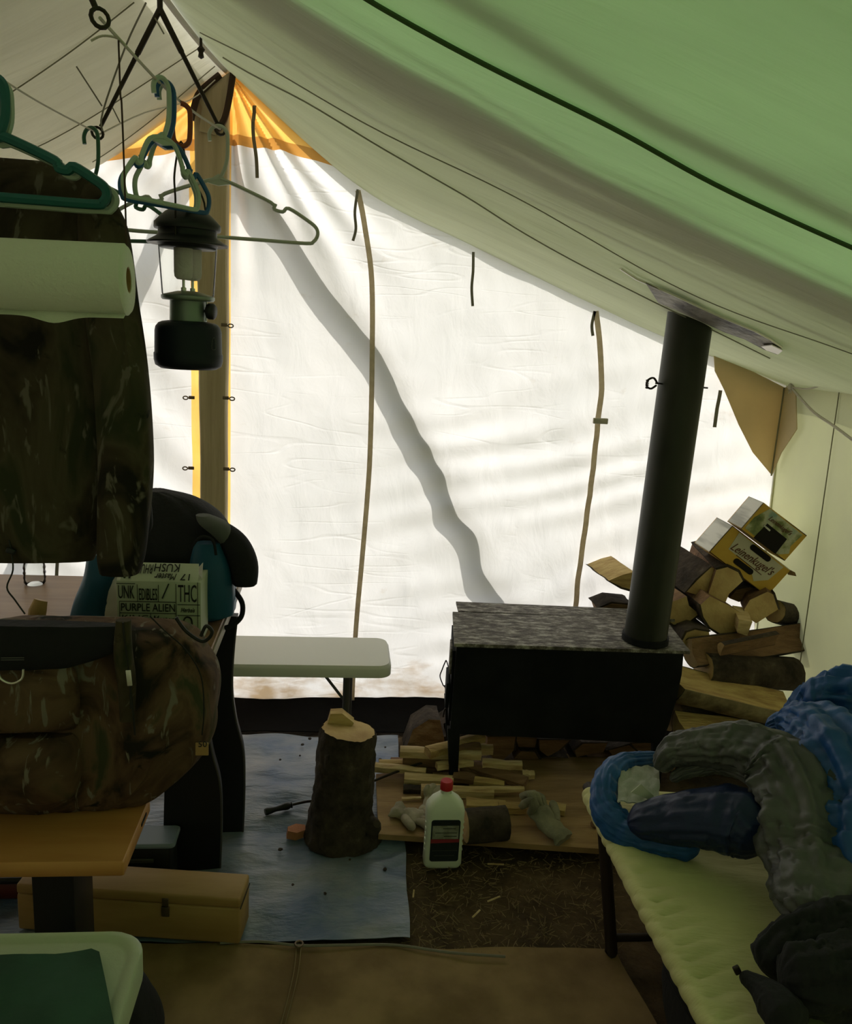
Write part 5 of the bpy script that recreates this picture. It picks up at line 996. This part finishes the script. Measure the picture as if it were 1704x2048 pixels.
# bolts of wood by the stove door
bp = at(845, 1498, z=0.0)
UB = end_log([(0, 75), (18, 25), (50, 5), (72, 6), (80, 40), (90, 110), (-5, 112)], bp.y - 0.02, 0.12, 'upright reddish split bolt of wood by the stove door', 'bolts by the stove door', (808, 1434, 1.0), [(4, 5)], m='redwood', side='bark', seed=61)
end_log([(0, 60), (10, 15), (32, 0), (40, 90), (5, 95)], bp.y + 0.10, 0.10, 'darker bolt of wood half hidden behind the stove leg', 'bolts by the stove door', (872, 1440, 1.0), [(0, 2)], m='bark', side='bark', seed=63)
dlg = split_log(at(930, 1652, z=PZ + 0.05), at(1012, 1646, z=PZ + 0.05), 0.052, 0, 360, 'firewood_log', 'short dark log lying on the front edge of the plywood board', None, 'brownwood', seed=70)

# ================================================================== BOTTLE, GLOVES
bb = at(886, 1735, z=0.0)
BT = thing('fluid_bottle', 'white plastic fluid bottle with red cap and dark label on the soil', 'bottle', (bb.x, bb.y, 0))
bo = Vector((bb.x - 0.002, bb.y + 0.022, 0.0)); bw, bd = 0.0565, 0.034
def brow(z, w, d, r): return [p + Vector((bo.x, bo.y, 0)) for p in rrect(-w, w, -d, d, r, z)]
MB().ring_loft([brow(z, w, d, r) for z, w, d, r in ((0.0, bw - .010, bd - .010, .014), (0.003, bw - .004, bd - .004, .018), (0.012, bw, bd, .02), (0.05, bw - .001, bd, .02), (0.12, bw - .002, bd, .02), (0.185, bw, bd, .02), (0.197, bw - .003, bd - .002, .02), (0.215, bw * .72, bd * .80, .018), (0.228, bw * .42, bd * .6, .014), (0.234, .0165, .0165, .0164), (0.248, .0160, .0160, .0159))], True).build('body', K['bottle'], BT)
for sd in (-1, 1):
    for k in range(6): MB().box((bo.x + sd * (bw - 0.001), bo.y - 0.012, 0.055 + 0.018 * k), (0.004, 0.010, 0.006), bev=0.0015).build('grip_rib', K['bottle'], BT)
MB().lathe([(0.0, 0.272), (0.016, 0.272), (0.0185, 0.269), (0.0185, 0.246), (0.0, 0.246)], (bo.x, bo.y, 0), 24).build('cap', K['red'], BT)
ly = bo.y - bd - 0.0012
def lrect(x0, x1, z0, z1, r): return [Vector((p.x + bo.x, ly, p.y)) for p in rrect(x0, x1, z0, z1, r, 0)]
LB = MB().prism(lrect(-0.042, 0.043, 0.030, 0.165, 0.008), (0, 0.0014, 0)).build('label', K['label_dark'], BT)
ly -= 0.0006
MB().prism(lrect(-0.038, 0.039, 0.104, 0.147, 0.001), (0, 0.0005, 0)).build('label_panel', K['label_grey'], LB)
MB().prism([Vector((bo.x + x, ly, z)) for x, z in ((-0.041, 0.090), (0.042, 0.093), (0.042, 0.103), (-0.041, 0.103))], (0, 0.0005, 0)).build('label_stripe', K['label_red'], LB)
for z, x0, x1, m in ((0.156, -0.036, -0.012, 'ink'), (0.156, 0.012, 0.037, 'ink'), (0.138, -0.008, 0.030, 'label_dark'), (0.124, -0.030, 0.034, 'label_dark'), (0.113, -0.004, 0.034, 'label_dark'), (0.066, -0.036, 0.038, 'grey_metal'), (0.050, -0.030, 0.030, 'grey_metal')):
    MB().box((bo.x + (x0 + x1) / 2, ly - 0.0004, z), (x1 - x0, 0.0004, 0.002)).build('label_line', K[m], LB)
def crump(mb, a=0.008, f=38.0):
    mb.v = [(x + a * nz(x * f, y * f, z * f), y + a * nz(y * f, z * f, x * f + 7), z + a * nz(z * f, x * f, y * f + 3)) for x, y, z in mb.v]; return mb
def glove(label, c, ang, pitch, m, curl, s=1.0):
    t = thing('work_glove', label, 'glove', c, 'work gloves on the plywood board')
    M = Matrix.Translation(c) @ Matrix.Rotation(ang, 4, 'Z') @ Matrix.Rotation(pitch, 4, 'Y') @ Matrix.Scale(s, 4)
    sec = [(-0.085, .046, .016), (-0.06, .042, .018), (-0.03, .040, .018), (0.0, .045, .019), (0.03, .047, .018), (0.05, .043, .014)]
    rings = []
    for k, (x, hw, hh) in enumerate(_dense(sec, 4)):
        rings.append([M @ Vector((x, hw * math.cos(a) * (1 + .15 * nz(x * 40, math.cos(a) * 2)), 0.018 + hh * math.sin(a) * (1 + .5 * nz(x * 45, a, s)) + 0.012 * nz(x * 22, 3.0))) for a in [2 * math.pi * j / 22 for j in range(22)]])
    crump(MB().ring_loft(rings, True)).build('palm', m, t)
    for i, (y, l) in enumerate(((-0.033, .060), (-0.011, .072), (0.012, .068), (0.033, .052))):
        pts = [(0.04, y, 0.018), (0.04 + l * .45, y * 1.08, 0.018 + curl * .016 * (1 + .4 * i)), (0.04 + l * .8, y * 1.12, 0.016 + curl * 0.012 * (i % 3)), (0.04 + l, y * 1.12, 0.012)]
        crump(MB().tube([M @ Vector(p) for p in smooth(pts, 4)], [0.0125] * 8 + [0.012, 0.0115, 0.0105, 0.009, 0.005], 10)).build('finger', m, t)
    MB().tube([M @ Vector(p) for p in smooth([(-0.02, -0.03, 0.018), (0.005, -0.055, 0.022), (0.03, -0.072, 0.02), (0.045, -0.076, 0.016)], 4)], [0.014] * 9 + [0.012, 0.011, 0.009, 0.005], 10).build('thumb', m, t)
    return t
glove('pale leather glove lying flat left of the white bottle', at(824, 1640, z=PZ) + Vector((0, 0, 0.002)), -0.5, 0.0, K['glove'], 0.6, 0.78)
glove('crumpled grey green glove propped up at the front of the board', at(1086, 1664, z=PZ) + Vector((0, 0, 0.030)), 2.25, -0.45, K['glove_dark'], 1.2, 0.92)
glove('pale glove tip showing between the bottle and the kindling', at(862, 1612, z=PZ) + Vector((0, 0, 0.004)), 1.2, -0.2, K['glove'], 1.0, 0.6)
kb_ = at(1190, 1648, z=PZ + .012); tag(MB().lathe([(0, -.012), (.012, -.008), (.015, 0), (.010, .010), (0, .013)], kb_, 12).build('door_knob', K['brownwood']), 'small round brown knob on the board beside the cot end', 'knob')

# ================================================================== BEER CARTONS
def carton(name, label, quad, y, depth, side_m, skew=(0, 0)):
    TL, TR, BR, BL = [at(u, v, y=y) for u, v in quad]; BR = TR + (BL - TL)
    t = thing(name, label, 'carton', BL, 'beer cartons on the woodpile'); off = Vector((skew[0], depth, skew[1])); th = 0.003
    ex_, ez_ = (TR - TL), (BL - TL)
    F_ = lambda a, b, d=0.0: TL + ex_ * a + ez_ * b - Vector((0, d, 0))
    MB().prism([TL, TR, BR, BL], (0, th, 0)).build('front_panel', K['yellow_card'], t)
    MB().prism([TL, BL, BL + off, TL + off], ex_.normalized() * th).build('side_panel', side_m, t)
    MB().prism([TL, TR, TR + off, TL + off], ez_.normalized() * th).build('top_panel', side_m, t)
    MB().prism([BL, BR, BR + off, BL + off], -ez_.normalized() * th).build('bottom_panel', K['yellow_card'], t)
    MB().prism([TL + off, TR + off, BR + off, BL + off], (0, th, 0)).build('back_panel', K['yellow_card'], t)
    X_ = ex_.normalized(); Z_ = -ez_.normalized(); Mx = Matrix((X_, Z_, Vector((0, -1, 0)))).transposed().to_4x4()
    return t, F_, Mx, (TR, BR, off)
t, Fc, Mx, (TR, BR, off) = carton('beer_carton', 'lower yellow beer carton with script lettering leaning on the woodpile', ((1465, 1051), (1581, 1140), (1538, 1186), (1418, 1104)), 2.85, 0.13, K['white_card'])
pp_ = MB().prism([Fc(a, b, .001) for a, b in ((0.13, 0.04), (0.90, 0.06), (0.86, 0.62), (0.72, 0.90), (0.55, 0.62), (0.17, 0.60))], (0, 0.001, 0)).build('printed_panel', K['cream_card'], t)
for (a0, b0, a1, b1) in ((0.40, 0.14, 0.66, 0.14), (0.36, 0.74, 0.60, 0.74)):
    p, q_ = Fc(a0, b0, .0022), Fc(a1, b1, .0022); dx_ = (q_ - p).normalized(); up2 = Vector((0, -1, 0)).cross(dx_); r_ = 0.0115
    poly = [p + dx_ * 0 + (up2 * math.cos(a) - dx_ * math.sin(a)) * r_ for a in [math.pi * k / 6 for k in range(7)]] + [q_ + (-up2 * math.cos(a) + dx_ * math.sin(a)) * r_ for a in [math.pi * k / 6 for k in range(7)]]
    MB().prism(poly, (0, 0.001, 0)).build('hand_hole', K['dark_hole'], t)
lettering("Leinenkugel's", 0.046, Matrix.Translation(Fc(0.50, 0.42, .0026)) @ Mx @ Matrix.Rotation(0.05, 4, 'Z'), K['brown_ink'], pp_, 0.45, sx=0.82)
MB().tube([Fc(0.30, 0.60, .002), Fc(0.74, 0.62, .002)], 0.0012, 4).build('underline', K['brown_ink'], pp_)
MB().prism([TR + off * .3, TR + Vector((0.026, 0.01, -0.012)), TR + Vector((0.040, 0.02, -0.030)), TR + Vector((0.012, 0.03, -0.028))], (0, 0.002, 0)).build('open_flap', K['plywood'], t)
t, Fc, Mx, (TR, BR, off) = carton('beer_carton', 'upper beer carton with a green printed front and dark cut-out', ((1527, 1005), (1614, 1071), (1566, 1120), (1482, 1057)), 2.82, 0.11, K['white_card'])
MB().prism([Fc(a, b, .001) for a, b in ((0.16, 0.03), (0.93, 0.06), (0.90, 0.55), (0.97, 0.75), (0.82, 0.97), (0.05, 0.92), (0.05, 0.50))], (0, 0.001, 0)).build('printed_panel', K['green_print'], t)
MB().prism([Fc(a, b, .002) for a, b in ((0.30, 0.42), (0.76, 0.44), (0.78, 1.0), (0.28, 1.0))], (0, 0.001, 0)).build('cut_out', K['dark_hole'], t)
MB().prism([Fc(a, b, .003) for a, b in ((0.27, 0.50), (0.42, 0.52), (0.42, 0.57), (0.27, 0.55))], (0, 0.001, 0)).build('torn_edge', K['white_card'], t)
lettering("Leinenkugel's", 0.026, Matrix.Translation(Fc(0.50, 0.25, .0028)) @ Mx, K['brown_ink'], t, 0.45, sx=0.8)

# ================================================================== COT AND SLEEPING BAG
CZ, CX0, CX1, CY0, CY1 = 0.42, 0.642, 1.40, -0.25, 1.93
CT = thing('camp_cot', 'olive canvas camp cot with puckered edge along the side wall', 'cot', (1.0, 0.9, 0))
def cot_edge(y): return CX0 + 0.010 * math.sin(y * 3.0) + 0.012
def pucker(y, ph): return (1 - abs(math.sin((y * 74 + ph * 2.4 + 2.2 * nz(y * 6, 1.0)))) ** 0.6 * 1.6) * -(0.7 + 0.9 * nz(y * 11, 4.0))
def cot_fn(u, v):
    y = lerp(CY0, 1.0, v / 0.12) if v < 0.12 else lerp(1.0, CY1, (v - 0.12) / 0.88); e = max(0.0, (y - (CY1 - 0.07)) / 0.07); x0 = cot_edge(y) + 0.05 * e ** 2; R_ = 0.023
    s_ = u * 1.0
    if s_ < 0.22:                       # round the rail
        a = lerp(-1.9, math.pi / 2, s_ / 0.22); ph = 0.55 * (a)
        r_ = R_ * (1 + 0.12 * pucker(y, ph))
        return (x0 + R_ - r_ * math.cos(a), y, CZ - R_ + r_ * math.sin(a) - 0.05 * e ** 2)
    k = (s_ - 0.22) / 0.78; x = lerp(x0 + R_, CX1, k)
    z = CZ - 0.022 * math.sin(math.pi * min(k * 1.1, 1)) + 0.0075 * math.exp(-k * 12) * pucker(y - k * 0.30, math.pi / 2) + 0.012 * nz(x * 2 + y * 1.5, y * 11 + x * 4, 2) * math.exp(-((k - .3) / .35) ** 2)
    return (x, y, z - 0.05 * e ** 2)
MB().grid(cot_fn, 64, 620, th=0.002).build('canvas_bed', K['cot'], CT, fixn=False)
MB().tube([(CX0 + 0.035, CY0 - 0.02, CZ - 0.023), (CX0 + 0.035, CY1 - 0.02, CZ - 0.023)], 0.016, 10).build('side_rail', K['cotleg'], CT)
MB().tube([(CX1, CY0 - 0.02, CZ - 0.015), (CX1, CY1, CZ - 0.015)], 0.018, 10).build('side_rail', K['cotleg'], CT)
for y_ in (1.76, 0.85, -0.05):
    MB().tube([(CX0 + 0.03, y_, CZ - 0.035), (CX0 + 0.09, y_, 0.02), (CX0 + 0.085, y_, 0.012)], 0.016, 8).build('leg', K['cotleg'], CT)
    MB().tube([(CX1, y_, CZ - 0.03), (CX1 - 0.05, y_, 0.02), (CX1 - 0.045, y_, 0.012)], 0.016, 8).build('leg', K['cotleg'], CT)
    MB().tube([(CX0 + 0.08, y_, 0.06), (CX1 - 0.05, y_, 0.06)], 0.010, 8).build('crossbar', K['cotleg'], CT)
ub = at(1330, 1960, z=0.12)
UBg = thing('dark_bag', 'black bag stowed on the ground under the cot', 'bag', (1.0, 1.45, 0))
MB().ring_loft(garment(_dense([(1.02, 1.45, 0.022, .20, .20), (1.02, 1.45, 0.06, .25, .26), (1.02, 1.45, 0.16, .25, .26), (1.02, 1.45, 0.24, .20, .21), (1.02, 1.45, 0.27, .10, .10)], 6), 44, 0.02, 7, 4.0)).build('body', K['black'], UBg)
MB().tube(smooth([Vector((0.78, 1.35, 0.17)), Vector((0.755, 1.40, 0.2)), Vector((0.755, 1.5, 0.2)), Vector((0.78, 1.55, 0.17))], 5), 0.008, 8).build('handle', K['black'], UBg)
def sweep(pts, rad, wr=0.06, wf=9.0, seg=32, seed=0.0, flat=1.0, wide=1.0, n=8, zmin=None, quilt=0.0):
    """puffy cloth roll along photo points (u, v, depth)"""
    n = n * 2; seg = seg * 2; P_ = smooth([at(u, v, y=y) for u, v, y in pts], n); R_ = [p.x for p in smooth([Vector((r, 0, 0)) for r in rad], n)]
    rings = []; prev = None
    for i, p in enumerate(P_):
        t = (P_[min(i + 1, len(P_) - 1)] - P_[max(i - 1, 0)]).normalized()
        u_ = t.cross(Vector((0, 0, 1))); u_ = u_.normalized() if u_.length > 1e-3 else Vector((1, 0, 0)); w_ = u_.cross(t); ring = []
        endk = min(1.0, (min(i, len(P_) - 1 - i) + 0.25) / 6.0) ** 0.5
        for j in range(seg):
            a = 2 * math.pi * j / seg; d = u_ * math.cos(a) + w_ * math.sin(a) * flat
            ca, sa = math.cos(a), math.sin(a)
            # long creases that follow the roll, a few short tucks across it
            lon = nz(ca * 3.1 + seed, sa * 3.1, i * 0.045); lon2 = nz(ca * 6.0 + seed * 2, sa * 6.0, i * 0.07); tr = nz(i * 0.22 + 0.8 * ca, seed, 0.7 * sa)
            r_ = R_[i] * endk * (1 + wr * (1.6 * lon + 0.9 * lon2 + 0.9 * tr - 2.6 * max(0.0, 0.10 - abs(lon)) * 4 - 1.2 * max(0.0, 0.08 - abs(tr)) * 4) + quilt * abs(math.sin(i * 0.4)))
            d = u_ * ca * wide + w_ * sa * flat
            q_ = p + d * r_
            if zmin is not None and q_.z < zmin: q_.z = zmin + 0.002 * nz(q_.x * 20, q_.y * 20)
            ring.append(q_)
        rings.append(ring)
    return MB(False).ring_loft(rings, True)
SBg = thing('sleeping_bag', 'blue and grey sleeping bag heaped on the head of the cot', 'sleeping bag', (1.0, 1.6, CZ))
zc = CZ - 0.005
sweep([(1345, 1518, 1.86), (1290, 1520, 1.84), (1240, 1530, 1.82), (1212, 1565, 1.77), (1212, 1620, 1.71), (1250, 1660, 1.66), (1320, 1682, 1.62), (1400, 1694, 1.58)], (.012, .020, .026, .032, .034, .036, .036, .03), 0.11, 14, seed=1, zmin=zc, quilt=0.09).build('hood_edge', K['royal'], SBg)
sweep([(1255, 1648, 1.64), (1330, 1640, 1.62), (1420, 1636, 1.58), (1490, 1648, 1.54), (1540, 1690, 1.48)], (.030, .050, .066, .070, .05), 0.07, 6, seed=3, zmin=zc, wide=1.25).build('shell', K['navy'], SBg)
sweep([(1322, 1540, 1.76), (1345, 1502, 1.75), (1410, 1488, 1.72), (1490, 1494, 1.67), (1560, 1530, 1.60), (1605, 1610, 1.50), (1630, 1710, 1.41), (1645, 1800, 1.31), (1652, 1862, 1.24)], (.022, .036, .046, .056, .072, .080, .080, .074, .05), 0.14, 8, seed=5, zmin=zc, wide=1.25, flat=.92, n=9).build('flap', K['grey_nylon'], SBg)
sweep([(1340, 1560, 1.73), (1375, 1542, 1.72), (1440, 1532, 1.68), (1505, 1556, 1.60), (1545, 1625, 1.52), (1560, 1690, 1.46)], (.010, .016, .018, .020, .022, .014), 0.20, 8, seed=6, zmin=zc).build('draft_tube', K['grey_nylon'], SBg)
sweep([(1532, 1456, 1.82), (1575, 1448, 1.78), (1625, 1455, 1.70), (1676, 1510, 1.60), (1730, 1620, 1.48), (1765, 1740, 1.37), (1785, 1860, 1.26)], (.016, .036, .062, .088, .105, .110, .09), 0.15, 6, seed=8, zmin=zc, wide=1.15).build('shell', K['royal'], SBg)
sweep([(1560, 1462, 1.84), (1598, 1432, 1.83), (1640, 1408, 1.81), (1700, 1402, 1.77), (1770, 1430, 1.72), (1800, 1500, 1.66)], (.020, .040, .062, .080, .09, .08), 0.20, 6, seed=11, zmin=zc).build('shell', K['royal'], SBg)
MB().grid(lambda u, v: at(lerp(1236, 1318, u), lerp(1534, 1606, v), y=lerp(1.80, 1.69, v)) + Vector((0, 0, 0.010 * nz(u * 5, v * 5))), 14, 14, th=0.003).build('lining', K['lining'], SBg)
MB().prism([at(u, v, y=1.675) for u, v in ((1262, 1585), (1282, 1568), (1308, 1592), (1300, 1600))], (0, 0.002, 0)).build('care_label', K['pages'], SBg)
BJ = thing('black_clothing', 'crumpled black jacket on the near end of the cot', 'jacket', (0.95, 1.15, CZ))
sweep([(1520, 1935, 1.20), (1565, 1905, 1.21), (1640, 1890, 1.21), (1720, 1880, 1.20), (1790, 1880, 1.18)], (.030, .050, .065, .075, .06), 0.12, 7, seed=21, zmin=zc).build('body', K['black'], BJ)
sweep([(1560, 1960, 1.14), (1640, 1960, 1.13), (1720, 1960, 1.12), (1790, 1970, 1.12)], (.05, .062, .07, .06), 0.12, 7, seed=23, zmin=zc).build('fold', K['black'], BJ)
sweep([(1480, 1948, 1.175), (1512, 1970, 1.15), (1550, 2005, 1.11), (1590, 2060, 1.05)], (.010, .018, .032, .035), 0.06, 9, seed=25, zmin=zc).build('sleeve', K['black'], BJ)
MB().box(at(1474, 1940, y=1.18), (0.012, 0.008, 0.016), Matrix.Rotation(-0.5, 3, 'Y'), 0.002).build('buckle', K['iron'], BJ)
for k, (u, v, a, z, m, lab) in enumerate(((1690, 2040, -0.55, 0.0, 'book_green', 'green covered booklet at the near end of the cot, lower of two'), (1722, 1998, -0.55, 0.016, 'book_grey', 'grey printed magazine lying on the green booklet'))):
    c = at(u, v, z=CZ + 0.012); c.z = CZ + 0.004 + z; rz_ = Matrix.Rotation(a, 3, 'Z'); bkx = thing('magazine', lab, 'magazine', c)
    MB().box(c + Vector((0, 0, 0.004)), (0.15, 0.105, 0.008), rz_, 0.001).build('pages', K['pages'], bkx)
    MB().box(c + Vector((0, 0, 0.009)), (0.154, 0.108, 0.0016), rz_).build('cover', K[m], bkx)
